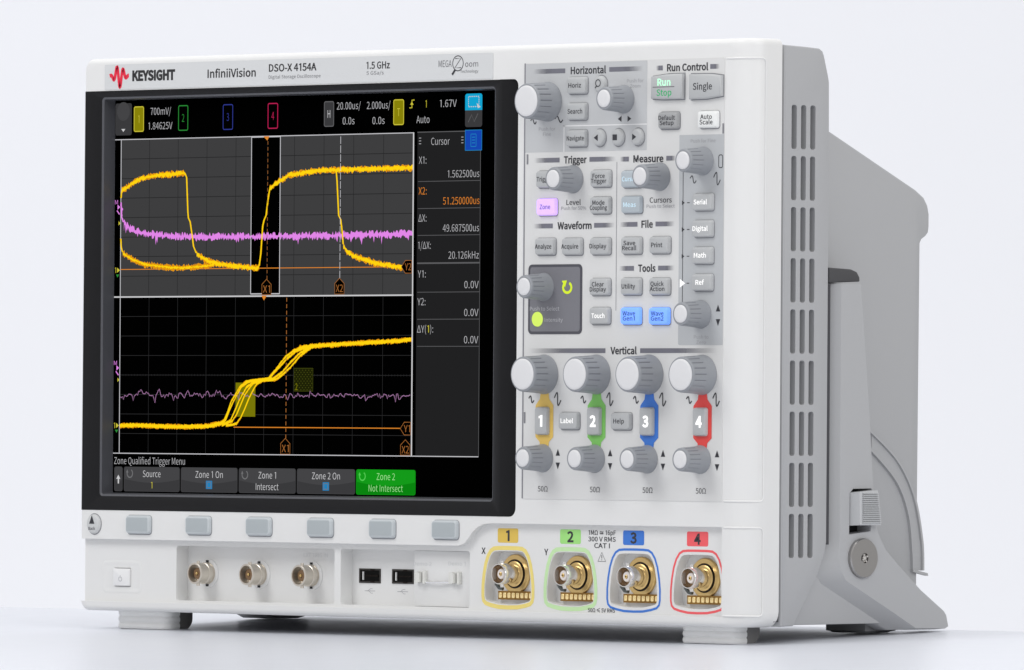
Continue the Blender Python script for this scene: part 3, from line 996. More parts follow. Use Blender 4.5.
flag(166.4, 160.6, 153.3, "X2", 2)
flag(131.1, 87.0, 79.7, "X1", 2)
flag(210.4, 86.8, 79.8, "X2", 2)
for zc, s_ in ((165.5, "Y2"), (91.9, "Y1")):
    p = [(207.0, zc), (209.6, zc - 2.9), (213.8, zc - 2.9), (213.8, zc + 2.9), (209.6, zc + 2.9)]
    mb.flat(p, L(8), 2)
    mb.stroke(p, 0.3, L(9), 1, closed=True)
    text(mb, s_, 211.4, zc, 3.2, L(9), 4.0, mi=1, bold=-0.007)
mb.add([(115.0, L(8), 226.4), (117.6, L(8), 224.4), (119, L(8), 226.4)], [(0, 1, 2)], 0)
mb.add([(114.4, L(8), 152.8), (117.9, L(8), 152.8), (116.1, L(8), 150.6)], [(0, 1, 2)], 0)
dpart(mb, "cursor_marks", [D_ORA, D_ORD, D_BLK, D_LIN])
# ground marks at the left edge
for zc in (194.8, 119.4):
    mb = MB()
    text(mb, "M", 14.6, zc + 2.3, 2.0, L(2), 2.0, mi=0, bold=-0.007)
    mb.add([(15.4, L(2), zc + 1.2), (17.2, L(2), zc), (15.4, L(2), zc - 1.2)], [(0, 2, 1)], 0)
    mb.stroke([(15, zc - 1.6), (16.8, zc - 3.4)], 0.6, L(2), 0)
    dpart(mb, "ground_mark", D_PNK)
for zc in (187.2, 113.8):
    mb = MB()
    mb.add([(16.2, L(2), zc + 1), (17.4, L(2), zc), (16.2, L(2), zc - 1)], [(0, 2, 1)], 0)
    dpart(mb, "trigger_mark", D_YLT)
for zc in (165.2, 92.4):
    mb = MB()
    text(mb, "1", 14.2, zc, 2.6, L(2), 0.9, mi=0, bold=-0.007)
    mb.add([(15.4, L(2), zc + 1.2), (17.3, L(2), zc), (15.4, L(2), zc - 1.2)], [(0, 2, 1)], 0)
    mb.add([(14.6, L(2), zc - 2), (15.7, L(2), zc - 3.4), (16.8, L(2), zc - 2)], [(0, 1, 2)], 1)
    dpart(mb, "ground_mark", [D_YLT, D_GRN])
# cursor side panel
mb = MB()
mb.rect(216.6, 257.5, 79.7, 226.6, L(1), 0)
for z in (204.2, 191.9, 179.7, 153.9, 141.6, 129.3):
    mb.rect(217.2, 257.4, z - 0.14, z + 0.14, L(2), 1)
mb.rect(217.0, 257.4, 166.7, 167.4, L(2), 1)
mb.rect(257.3, 257.6, 79.4, 218, L(2), 1)
mb.rect(216.6, 247.4, 226.4, 226.8, L(2), 1)
for x0 in (217.6, 245):
    for k in range(3):
        mb.rect(x0, x0 + 1.4, 221.2 + k * 1.3, 221.5 + k * 1.3, L(2), 3)
mb.rect(247.6, 258.2, 217.9, 227.0, L(2), 2)
for s_, x, z, w_ in [("X1:", 217.7, 213.9, 4.8), ("\u0394X:", 217.6, 187.6, 5.2), ("1/\u0394X:", 217.5, 175.2, 8.2), ("Y1:", 217.4, 162.2, 5.2), ("Y2:", 217.3, 149.6, 5.2), ("\u0394Y(", 217.2, 137.2, 5.9)]:
    text(mb, s_, x, z, 3.3, L(2), w_, mi=3, al='l', bold=-0.007)
text(mb, "Cursor", 231.5, 222.3, 3.3, L(2), 12, mi=3, bold=-0.007)
for s_, z, w_ in [("1.562500us", 207.4, 20.4), ("49.687500us", 182.9, 23.4), ("20.126kHz", 170.6, 19.6), ("0.0V", 157.2, 9.2), ("0.0V", 144.6, 9.2), ("0.0V", 132.3, 9.2)]:
    text(mb, s_, 256.8, z, 3.3, L(2), w_, mi=3, al='r', bold=-0.007)
text(mb, "X2:", 217.6, 199.9, 3.3, L(2), 5.2, mi=4, al='l', bold=-0.007)
text(mb, "51.250000us", 257, 195.2, 3.3, L(2), 23.6, mi=4, al='r', bold=-0.007)
text(mb, "1", 223.8, 137.2, 3.3, L(2), 1.1, mi=5, al='l', bold=-0.007)
text(mb, "):", 225.6, 137.2, 3.3, L(2), 2.0, mi=3, al='l', bold=-0.007)
mb.stroke(rr(251.2, 254.6, 219.6, 225.2, 0.3, 2), 0.35, L(3), 6, closed=True)
for k in range(3):
    mb.rect(251.9, 253.9, 221 + k * 1.3, 221.4 + k * 1.3, L(3), 6)
mb.stroke(rr(247.6, 258.2, 217.9, 227.0, 0.1, 2), 0.3, L(3), 6, closed=True)
dpart(mb, "readout_panel", [D_PAN, D_PNL, D_ROY, D_TXT, D_ORT, D_YLT, D_CHK])
# soft menu
mb = MB()
text(mb, "Zone Qualified Trigger Menu", 14.2, 75.9, 3.2, L(1), 48.7, al='l', bold=-0.007)
dpart(mb, "menu_title", D_TXT)


def mbtn(x0, x1, l1, l2, w1, w2, chk=False, green=False, rot=False, l2m=2):
    mb = MB()
    o = rr(x0, x1, 61.7, 73.0, 1.0, 4)
    mb.flat(o, L(1), 0)
    n = 12
    top = [(x0 + 0.3, 72.2), (x0 + 0.3, 67.4)] + [(x0 + (x1 - x0) * k / n, 67.4 - 1.7 * math.sin(math.pi * k / n)) for k in range(1, n)] + [(x1 - 0.3, 67.4), (x1 - 0.3, 72.2), (x1 - 1, 72.9), (x0 + 1, 72.9)]
    mb.flat(top, L(2), 1)
    mb.stroke(o, 0.22, L(3), 1, closed=True)
    c = (x0 + x1) / 2
    if l1:
        text(mb, l1, c, 69.9, 3.1, L(3), w1, mi=2, bold=-0.007)
    if l2:
        text(mb, l2, c, 64.6, 3.1, L(3), w2, mi=l2m, bold=-0.007)
    if chk:
        mb.rect(c - 2.1, c + 2.1, 63.2, 67.0, L(3), 3)
        mb.stroke([(c - 1.3, 63.8), (c + 1.3, 63.8), (c + 1.3, 66.4), (c - 1.3, 66.4)], 0.5, L(4), 4, closed=True)
    if rot:
        a = [(x0 + 4 + 1.9 * math.cos(math.radians(t)), 70 + 1.9 * math.sin(math.radians(t))) for t in range(-200, 61, 20)]
        mb.stroke(a, 0.6, L(3), 4)
        mb.add([(x0 + 1.4, L(3), 70.4), (x0 + 3.0, L(3), 70.4), (x0 + 2.2, L(3), 71.9)], [(0, 1, 2)], 4)
    if not l1:
        mb.stroke([(c, 65.2), (c, 67.6)], 0.9, L(3), 2)
        mb.add([(c - 1.4, L(4), 67.4), (c + 1.4, L(4), 67.4), (c, L(4), 69.3)], [(0, 1, 2)], 2)
    ms = [D_GBT, D_GBT2, D_LGT, D_CHK, glow("menu_dial_green", rgb(84, 204, 84))] if green else [D_BTN2 if False else D_BTN, D_BTN2, D_WHT, D_CHK, glow("menu_dial_grey", rgb(112, 112, 114))]
    if l2m == 5:
        ms = ms + [D_YLT]
    dpart(mb, "menu_button", ms)


mbtn(14.5, 20.1, None, None, 0, 0)
mbtn(21.2, 59.4, "Source", "1", 12.2, 0.9, rot=True, l2m=5)
mbtn(60.4, 98.7, "Zone 1 On", None, 18.6, 0, chk=True)
mbtn(99.8, 137.8, "Zone 1", "Intersect", 11.8, 15.2, rot=True)
mbtn(138.8, 177.2, "Zone 2 On", None, 18.6, 0, chk=True)
mbtn(178.1, 216.8, "Zone 2", "Not Intersect", 12.0, 22.4, green=True, rot=True)

# ---- control panel overlay
mb = MB()
mb.prism(rr(293.2, 417.2, 60.8, 256.0, 0.5, 3), -0.25, 0.5, 0)
panel = B(mb, "control_panel", PANEL)
YP = -0.3


def ppart(mb, name, mats, **k):
    return B(mb, name, mats, panel, smooth=0, **k)


mb = MB()
mb.rect(293.4, 369.6, 216.0, 255.7, YP, 0)
mb.rect(389.8, 417.1, 130.2, 222.3, YP, 1)
mb.flat(rr(389.8, 417.1, 129.6, 130.6, (0.9, 0, 0, 0), 3), YP - 0.01, 1)
mb.rect(317.6, 318.2, 216.0, 227.8, YP - 0.03, 2)
mb.rect(317.6, 369.6, 227.3, 227.8, YP - 0.03, 2)
ppart(mb, "printed_zone", [ZONE2, ZONE, RULE])


def fade_mat():
    m = bpy.data.materials.new("fading_bar_ink")
    m.use_nodes = True
    nt = m.node_tree
    b = nt.nodes["Principled BSDF"]
    b.inputs["Roughness"].default_value = 0.55
    a = nt.nodes.new("ShaderNodeVertexColor")
    a.layer_name = "ink"
    tr = nt.nodes.new("ShaderNodeBsdfTransparent")
    mx = nt.nodes.new("ShaderNodeMixShader")
    out = nt.nodes["Material Output"]
    b.inputs["Base Color"].default_value = rgb(112, 112, 122)
    nt.links.new(a.outputs["Color"], mx.inputs[0])
    nt.links.new(tr.outputs[0], mx.inputs[1])
    nt.links.new(b.outputs[0], mx.inputs[2])
    nt.links.new(mx.outputs[0], out.inputs[0])
    return m


FADE = fade_mat()


def heading(s_, xc, zc, w_, l, r, cap=3.0):
    mb = MB()
    text(mb, s_, xc + 0.5, zc, cap, YP - 0.04, w_ * 0.93, bold=0.03)
    t = ppart(mb, "section_heading", INK)
    mb = MB()
    cols = []
    for (a, b, flip) in ((l[0], l[1], True), (r[0], r[1], False)):
        n = 10
        mb, cols = MB(), []
        for k in range(n):
            x0, x1 = a + (b - a) * k / n, a + (b - a) * (k + 1) / n
            mb.rect(x0, x1, zc - 1.05, zc + 1.05, YP - 0.04)
            for tt in (k / n, (k + 1) / n, (k + 1) / n, k / n):
                f = tt if flip else 1 - tt
                cols.append(min(1, f / 0.6) ** 1.2)
        o = ppart(mb, "heading_bar", FADE)
        ca = o.data.color_attributes.new("ink", 'FLOAT_COLOR', 'CORNER')
        for i, c in enumerate(cols):
            ca.data[i].color = (c, c, c, 1)


heading("Horizontal", 332.4, 252.2, 23.8, (298, 318.4), (346, 367))
heading("Run Control", 394.0, 252.2, 27.2, (375, 379.2), (408.4, 414.2))
heading("Trigger", 324.6, 212.4, 15.4, (299, 315.2), (334, 350.5))
heading("Measure", 370.2, 212.2, 20.0, (353, 358.6), (381.8, 387.8))
heading("Waveform", 324.4, 183.0, 23.0, (299, 311.2), (337.2, 350))
heading("File", 369.7, 183.2, 7.6, (353, 364.2), (375.4, 387.4))
heading("Tools", 369.7, 163.7, 11.6, (353, 362.2), (377.2, 387.4))
heading("Vertical", 355.6, 127.2, 17.6, (296, 344.8), (366.4, 414))

SEAM = mat("seam_grey", rgb(128, 128, 134), 0.6)
for x0, x1, z0, z1, yy in ((351.0, 351.3, 145, 211, YP - 0.02), (292.6, 293.4, 61, 256, YP - 0.01)):
    mb = MB()
    mb.rect(x0, x1, z0, z1, yy)
    ppart(mb, "panel_seam", SEAM)
for x, z, h in ((294.9, 213, 4.5), (294.2, 97.2, 5), (416.6, 224.8, 4.5)):
    mb = MB()
    mb.rect(x - 0.5, x + 0.5, z - h / 2, z + h / 2, YP - 0.06)
    ppart(mb, "panel_notch", SEAM)

# marks printed on the panel
def tri(mb, cx, cz, s_, d, y, mi=0):
    q = {'u': [(-s_, -s_ * 1.05), (s_, -s_ * 1.05), (0, s_ * 1.2)], 'd': [(-s_, s_ * 1.05), (0, -s_ * 1.2), (s_, s_ * 1.05)],
         'l': [(s_ * .8, -s_), (s_ * .8, s_), (-s_ * .9, 0)], 'r': [(-s_ * .8, -s_), (s_ * .9, 0), (-s_ * .8, s_)]}[d]
    mb.add([(cx + a, y, cz + b) for a, b in q], [(0, 1, 2)], mi)


def sine(mb, cx, cz, w_, h, y, tilt=0.0, lw=0.5):
    pts = []
    for k in range(17):
        t = k / 16
        x, z = (t - .5) * w_, math.sin(t * 2 * math.pi) * h / 2
        c, s2 = math.cos(tilt), math.sin(tilt)
        pts.append((cx + x * c - z * s2, cz + x * s2 + z * c))
    mb.stroke(pts, lw, y)


YM = YP - 0.05
KX = [306.8, 339.6, 372.4, 405.2]


def mark(name, mats, parent, fn, *a_, **k_):
    """one printed mark = one object"""
    q = MB()
    fn(q, *a_, **k_)
    return B(q, name, mats, parent, smooth=0)


for i, cx in enumerate(KX):
    ax = cx + (8.6 if i < 3 else 9)
    mark("wave_mark", INK, panel, sine, cx - 8.4, 105.4, 3.4, 2.6, YM, -0.25, 0.6)
    mark("wave_mark", INK, panel, sine, cx + 8.2, 105.6, 4.2, 5.4, YM, -0.25, 0.62)
    mark("arrow_mark", INK, panel, tri, ax, 81.7, 1.35, 'u', YM)
    mark("arrow_mark", INK, panel, tri, ax, 75.8, 1.35, 'd', YM)
    mark("lettering", INK, panel, text, "50\u03a9", cx - 0.8, 65.4, 2.4, YM, 6.2, bold=0.0)
for q_ in ((298.6, 230.0, 3.6, 2.2, YM, -0.1, 0.6), (314.6, 230.6, 5.0, 2.5, YM, -0.1, 0.62), (398.4, 202.6, 4.0, 2.8, YM, -0.25, 0.45), (413.0, 202.8, 4.2, 5.2, YM, -0.25, 0.5)):
    mark("wave_mark", INK, panel, sine, *q_)
for q_ in ((352.8, 230.1, 1.35, 'l', YM), (358.7, 230.1, 1.35, 'r', YM), (414.2, 145.8, 1.35, 'u', YM), (414.2, 139.6, 1.35, 'd', YM)):
    mark("arrow_mark", INK, panel, tri, *q_)
mark("guide_line", INK, panel, MB.rect, 392.1, 392.45, 146, 207, YM)
for z in (192.4, 180.6, 168.8):
    mark("arrow_mark", INK, panel, tri, 392.5, z, 1.0, 'r', YM - .02)
    mark("dash_mark", INK, panel, MB.rect, 394.8, 396.4, z - .2, z + .2, YM)
mark("dash_mark", INK, panel, MB.rect, 394.8, 396.4, 156.7, 157.1, YM)
mark("lettering", INK, panel, text, "Level", 324.2, 193.4, 2.3, YM, 9, bold=0.006)
mark("lettering", INK, panel, text, "Cursors", 378.5, 193.8, 2.3, YM, 13.6, bold=0.006)
mark("knob_mark", INK, panel, MB.stroke, rr(414.0, 416.4, 207.6, 213.2, .8, 3), 0.4, YM, closed=True)
for s_, x, z, w_ in [("Push for", 362.3, 246.9, 10.4), ("Zoom", 362.3, 244.6, 6.4), ("Push for", 307.2, 226.4, 10.4), ("Fine", 307.2, 224.1, 5), ("Push for 50%", 324.3, 190.8, 15.6),
                     ("Push to Select", 378.5, 191.1, 17.4), ("Push for Fine", 404.4, 219.6, 15.2), ("Push to", 404.0, 133.2, 9), ("Zero", 404.0, 130.9, 5.8)]:
    mark("fine_lettering", INKL, panel, text, s_, x, z, 1.5, YM, w_, bold=0)
mark("lit_arrow", LTXT, panel, tri, 392.2, 156.9, 1.9, 'r', YM - .02)

# entry-knob box
mb = MB()
mb.prism(rr(296.1, 330.0, 134.6, 165.8, 2.2, 5), -0.45, 0.2, 0, mi=0)
mb.flat(rr(297.3, 328.8, 135.8, 164.6, 1.4, 5), -0.5, 1)
entry = B(mb, "entry_panel", [ENTF, ENTP])
mb = MB()
text(mb, "Push to Select", 306.6, 146.0, 1.7, -0.55, 18.6, bold=0)
text(mb, "Intensity", 312.4, 141.0, 1.7, -0.55, 11.4, bold=0)
B(mb, "lettering", mat("entry_pale_ink", rgb(188, 188, 192), 0.6), entry)
mb = MB()
a = [(320.8 + 2.6 * math.cos(math.radians(t)), 155.4 + 2.3 * math.sin(math.radians(t))) for t in range(-240, 61, 15)]
mb.stroke(a, 1.2, -0.55)
mb.add([(317.4, -0.56, 158.4), (320.6, -0.56, 158.6), (319.4, -0.56, 155.4)], [(0, 2, 1)])
B(mb, "rotate_mark", LLIM, entry)

# channel colour bands
mats_b = [YELD, GRND, BLU, REDD]
for i, cx in enumerate(KX):
    mb = MB()
    hw = 5.6
    p = [(cx - 2.6, 84), (cx + 2.6, 84), (cx + 3.0, 86.4), (cx + hw, 88.6), (cx + hw, 102.8), (cx + 3.0, 105.6), (cx + 2.4, 109), (cx - 2.4, 109), (cx - 3.0, 105.6), (cx - hw, 102.8), (cx - hw, 88.6), (cx - 3.0, 86.4)]
    mb.flat(p, YM - 0.03)
    B(mb, "channel_band", mats_b[i])

# ---- keys
def key(w_, h, dep, r, mats, round_=False, edge=None, poly=None):
    mb = MB()
    g_ = 2 if edge else 1
    if round_:
        mb.ring(circ(0, 0, w_ / 2 + .75, 36), circ(0, 0, w_ / 2 + .3, 36), -0.03, g_)
    elif poly:
        mb.ring(inset(poly, -0.45), inset(poly, 0.05), -0.03, g_)
    else:
        mb.ring(rr(-w_ / 2 - .5, w_ / 2 + .75, -h / 2 - .75, h / 2 + .5, r + .6, 5), rr(-w_ / 2 - .3, w_ / 2 + .3, -h / 2 - .3, h / 2 + .3, r + .25, 5), -0.03, g_)
    if round_:
        mb.lathe([(w_ / 2 + .35, 0), (w_ / 2 + .25, -dep * .55), (w_ / 2, -dep + .5), (w_ / 2 - .35, -dep + .12), (w_ / 2 - .9, -dep)], 0, 0, 36)
    elif poly:
        mb.prism(poly, -dep, 0, 0.8)
    else:
        o0 = rr(-w_ / 2 - .35, w_ / 2 + .35, -h / 2 - .35, h / 2 + .35, r + .3, 5)
        rs = [[(x, 0, z) for x, z in o0],
              [(x, -dep + .7, z) for x, z in rr(-w_ / 2 - .1, w_ / 2 + .1, -h / 2 - .1, h / 2 + .1, r + .1, 5)],
              [(x, -dep + .2, z) for x, z in rr(-w_ / 2 + .15, w_ / 2 - .15, -h / 2 + .15, h / 2 - .15, r, 5)],
              [(x, -dep, z) for x, z in rr(-w_ / 2 + .7, w_ / 2 - .7, -h / 2 + .7, h / 2 - .7, max(r - .5, .2), 5)]]
        if edge:
            rs.insert(3, [(x, -dep + .02, z) for x, z in rr(-w_ / 2 + .5, w_ / 2 - .5, -h / 2 + .5, h / 2 - .5, max(r - .3, .2), 5)])
            mb.rings(rs, mis=[1, 1, 1, 1, 0])
        else:
            mb.rings(rs)
    return mb


_keymesh = {}


def put_key(name, cx, cz, lines=(), w_=11.5, h=7.0, dep=1.9, r=0.9, kmat=KEY, tmat=INK, tcap=2.0, label=None, round_=False, dx=0.0, bold=0.014, poly=None, deco=None):
    if not round_ and not poly:
        cx -= 0.6 if h < 10 else 1.2
        dx += 0.7
    mb = key(w_, h, dep, r, kmat, round_, poly=poly)
    k = (w_, h, dep, r, kmat.name, round_, str(poly))
    if k in _keymesh:
        o = bpy.data.objects.new(name, _keymesh[k])
        col.objects.link(o)
        place(o, root, (cx, YP, cz))
        if label:
            o["label"] = label
    else:
        o = mb.build(name, [kmat, KEYSHADE], root, loc=(cx, YP, cz), smooth=40, label=label)
        _keymesh[k] = o.data
    if lines or deco:
        t = MB()
        n = len(lines)
        for i, (s_, lw) in enumerate(lines):
            z = (n - 1) * (tcap * 1.18) / 2 - i * tcap * 1.18
            text(t, s_, dx, z, tcap, -dep - 0.06, lw * 0.93 if lw > 4 else lw, bold=bold)
        if deco:
            deco(t, -dep - 0.06)
        t.build("lettering", tmat, o, loc=(cx, YP, cz), smooth=0)
    return o


C1, C2, C3, C4, C5, C6 = 308.6, 325.0, 342.6, 362.0, 379.6, 405.8
b = 'push_button'
put_key(b, 327.4, 245.5, [("Horiz", 8.6)], dx=-1.2, kmat=KEY)
put_key(b, 327.4, 233.9, [("Search", 10)], dx=-1.0)
put_key(b, 327.4, 221.9, [("Navigate", 11.6)], dx=-0.6)


def lens(t, y):
    t.stroke(circ(-0.3, 0.5, 1.5, 18), 0.45, y, closed=True)
    t.stroke([(-1.2, -0.7), (-2.0, -1.7)], 0.6, y)


put_key("round_button", 341.2, 245.7, w_=7.0, round_=True, deco=lens)
put_key("round_button", 340.6, 221.9, w_=7.0, round_=True, deco=lambda t, y: tri(t, -.8, 0, 1.5, 'l', y))
put_key("round_button", 352.2, 221.9, w_=7.0, round_=True, deco=lambda t, y: t.rect(-2.0, 0.8, -1.3, 1.3, y))
put_key("round_button", 364.4, 221.9, w_=7.0, round_=True, deco=lambda t, y: tri(t, -.8, 0, 1.5, 'r', y))
runp = [(-9.6, -5.2), (-3, -5.6), (9.6, -5.6), (9.6, 5.6), (0, 5.5), (-9.6, 4.6)]
o = put_key(b, 383.2, 243.8, w_=19.2, h=11, dep=2.2, poly=inset(inset(runp, 0.6), -0.6), label="run and stop button with its green word lit")
t = MB()
text(t, "Run", -1.0, 2.0, 3.0, -2.26, 8.0, bold=0.02)
t.build("lit_lettering", LGRN, o, loc=(383.2, YP, 243.8), smooth=0)
t = MB()
text(t, "Stop", -1.0, -2.6, 2.8, -2.26, 9.2, bold=0.008)
t.build("lettering", LGRN2, o, loc=(383.2, YP, 243.8), smooth=0)
t = MB()
t.rect(-8, 5.4, -0.25, 0.0, -2.26)
t.build("divider", INK, o, loc=(383.2, YP, 243.8), smooth=0)
sinp = [(-9.8, -5.6), (0, -5.5), (9.8, -4.4), (9.8, 4.6), (3, 5.4), (-9.8, 5.6)]
put_key(b, 406.8, 243.5, [("Single", 12.6)], w_=19.6, h=11, dep=2.2, poly=sinp, tcap=2.9, dx=-1.0, bold=0.012)
put_key(b, 384.6, 228.9, [("Default", 11), ("Setup", 9.2)], kmat=mat("darker_grey_key_silicone", (0.35, 0.355, 0.36, 1), 0.5, bump=.08), tcap=1.9, dx=-1)
put_key(b, 408.8, 228.9, [("Auto", 7.6), ("Scale", 8.6)], kmat=KEYW, tcap=2.0, dx=-1, bold=0.012, label="white auto scale button")
put_key(b, C1 - .2, 203.9, [("Trigger", 10.4)], dx=-1)
put_key(b, C3, 203.8, [("Force", 8.2), ("Trigger", 10.4)], tcap=1.9, dx=-1)
put_key(b, C1 + .2, 191.5, [("Zone", 7.2)], kmat=LPUR, tmat=mat("purple_shade_ink", rgb(110, 84, 150), .6), dx=-.8, label="zone button glowing purple")
put_key(b, C3, 191.9, [("Mode", 8.2), ("Coupling", 11.6)], tcap=1.9, dx=-1)
MEASK = mat("bluish_grey_key", rgb(178, 187, 193), .5, bump=.08)
put_key(b, C4 - .2, 203.3, [("Cursors", 11)], kmat=MEASK, tmat=LCYA, dx=-.5, label="cursors button with lit lettering, half hidden behind a knob")
put_key(b, C4, 191.9, [("Meas", 8.4)], kmat=MEASK, tmat=LCYA, dx=-1, label="measure button with lit lettering")
put_key(b, C1 - .6, 173.8, [("Analyze", 11.2)], dx=-1)
put_key(b, C2, 173.7, [("Acquire", 11.6)], dx=-1.2)
put_key(b, C3, 173.7, [("Display", 11.4)], dx=-1.2)
put_key(b, C4, 173.8, [("Save", 8), ("Recall", 9.4)], tcap=1.9, dx=-1)
put_key(b, C5, 173.9, [("Print", 7.4)], dx=-1.6)
for z, s_, w_ in ((192.6, "Serial", 8.8), (180.9, "Digital", 10), (169.1, "Math", 8), (157.2, "Ref", 5.6)):
    put_key(b, C6 + .2, z, [(s_, w_)], tmat=LTXT, dx=-1.4, bold=0.02, label="grey button with the white lit word " + s_)
put_key(b, C3, 155.6, [("Clear", 8.2), ("Display", 11)], tcap=1.9, dx=-1)
put_key(b, C3, 142.7, [("Touch", 8.8)], tmat=LTXT, dx=-.8, bold=0.02, label="touch button with lit lettering")
put_key(b, C4, 155.7, [("Utility", 9)], dx=-1.4)
put_key(b, C5, 155.6, [("Quick", 8.8), ("Action", 9.8)], tcap=1.9, dx=-1.2)
NAVY = mat("navy_ink", rgb(38, 60, 120), .6)
put_key(b, C4, 142.6, [("Wave", 8.4), ("Gen1", 8)], kmat=LBLU, tmat=NAVY, tcap=1.9, dx=-1, label="left wave generator button glowing blue")
put_key(b, C5, 142.5, [("Wave", 8.4), ("Gen2", 8.4)], kmat=LBLU, tmat=NAVY, tcap=1.9, dx=-1, label="right wave generator button glowing blue")
put_key("round_button", 302.2, 141.3, w_=6.0, h=6, dep=1.2, round_=True, kmat=LLIMW, label="intensity button glowing lime green")
for i, cx in enumerate(KX):
    put_key("channel_button", cx + .4, 95.8, [(str(i + 1), 2.4 if i == 0 else 3.9)], w_=7.6, h=12, dep=1.9, r=1.0, kmat=KEY, tmat=LTXT, tcap=4.6, dx=-.5, bold=0.05)
put_key(b, 323.7, 95.9, [("Label", 8.4)], tmat=LTXT, dx=-1, bold=0.014, label="label button with lit lettering")
put_key(b, 356.3, 95.9, [("Help", 7.2)], dx=-1.2)

# ---- knobs
def knob(rb, rt, rc, h, ng, name, tilt=None):
    mb = MB()
    n = ng * 6
    y0 = 0
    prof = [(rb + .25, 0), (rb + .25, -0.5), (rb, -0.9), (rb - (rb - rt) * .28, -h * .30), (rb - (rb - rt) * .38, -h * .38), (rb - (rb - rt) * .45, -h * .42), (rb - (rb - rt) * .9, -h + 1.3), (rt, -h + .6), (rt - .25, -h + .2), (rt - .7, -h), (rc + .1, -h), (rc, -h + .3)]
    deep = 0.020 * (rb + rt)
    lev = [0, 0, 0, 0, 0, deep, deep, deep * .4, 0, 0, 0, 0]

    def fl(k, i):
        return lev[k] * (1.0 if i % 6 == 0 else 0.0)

    mb.lathe(prof, 0, 0, n, flute=fl, cap1=True)
    # a darker tone paints the shade into the groove floors
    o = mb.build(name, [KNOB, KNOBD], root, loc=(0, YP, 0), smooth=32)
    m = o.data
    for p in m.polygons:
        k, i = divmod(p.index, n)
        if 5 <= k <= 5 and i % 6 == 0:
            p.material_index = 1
    c = MB()
    c.lathe([(rc, -h + .25), (rc, -h - .1), (rc - .25, -h - .3), (rc - 1.2, -h - .42)], 0, 0, 40)
    c.build("knob_cap", CAP, o, loc=(0, YP, 0), smooth=40)
    return o


def knobs(proto, spots, labels=None):
    for i, (x, z) in enumerate(spots):
        if i == 0:
            proto.location = (Vector((x, YP, z)) - WL["oscilloscope"]) * S
            WL[proto.name] = Vector((x, YP, z))
            for ch in proto.children:
                WL[ch.name] = Vector((x, YP, z))
        else:
            copy_tree(proto, (x, YP, z), root)


knobs(knob(8.65, 7.9, 6.95, 13.6, 18, "knob"), [(KX[0] - .4, 116.6), (KX[1] - .4, 116.6), (KX[2] - .4, 116.6), (KX[3] - .4, 116.5), (307.6, 238.6)])
knobs(knob(6.1, 5.15, 3.95, 12.8, 16, "knob"), [(KX[0] - .8, 79.1), (KX[1] - 1.0, 79.1), (KX[2] - 1.0, 79.1), (KX[3] - 1.2, 79.2), (355.4, 238.8), (323.9, 203.7), (378.0, 204.1), (404.5, 210.7), (306.0, 155.7), (403.7, 143.2)])

# ---- soft keys under the display
soft = key(16.0, 8.0, 1.7, 1.4, None, edge=True).build("soft_key", [SOFT, SOFTEDGE, KEYSHADE], root, loc=(39.7, 0, 46.2), smooth=40)
for x in (80.6, 121.4, 162.3, 203.2, 244.1):
    copy_tree(soft, (x, 0, 46.3), root)
WB = mat("pale_grey_key_silicone", (0.56, 0.57, 0.57, 1), .5, bump=.08)
o = key(8.6, 8.6, 1.2, 1, None, True).build("back_button", [WB, KEYSHADE], root, loc=(8.6, 0, 46.1), smooth=40)
t = MB()
t.stroke([(-.6, 0.2), (-.6, 1.6)], 1.2, -1.26)
tri(t, -.6, 2.0, 1.8, 'u', -1.28)
text(t, "Back", -.6, -2.1, 1.4, -1.26, 4.6, bold=.01)
t.build("lettering", INK, o, loc=(8.6, 0, 46.1), smooth=0)

# ---- power button
mb = MB()
mb.prism(rr(19.3, 30.6, 17.3, 25.5, .8, 4), 1.9, 5.0, 0.5)
o = B(mb, "power_button", mat("translucent_white_key", (0.80, 0.80, 0.80, 1), .35, coat=.3), smooth=40)
t = MB()
t.stroke([(24.6 + 1.1 * math.cos(math.radians(a)), 20.6 + 1.1 * math.sin(math.radians(a))) for a in range(120, 421, 20)], 0.25, 1.85)
t.stroke([(24.6, 20.9), (24.6, 22.4)], 0.25, 1.85)
B(t, "power_mark", INKL, o, smooth=0)
mb = MB()
o1 = rr(10.8, 38.5, 13.6, 29.4, 3, 6)
mb.rings([[(x, 3.05, z) for x, z in o1], [(x, 2.78, z) for x, z in inset(o1, .9)], [(x, 2.78, z) for x, z in inset(o1, 1.3)], [(x, 3.1, z) for x, z in inset(o1, 3.2)]], cap1=False)
B(mb, "button_surround", WHITE, smooth=60)

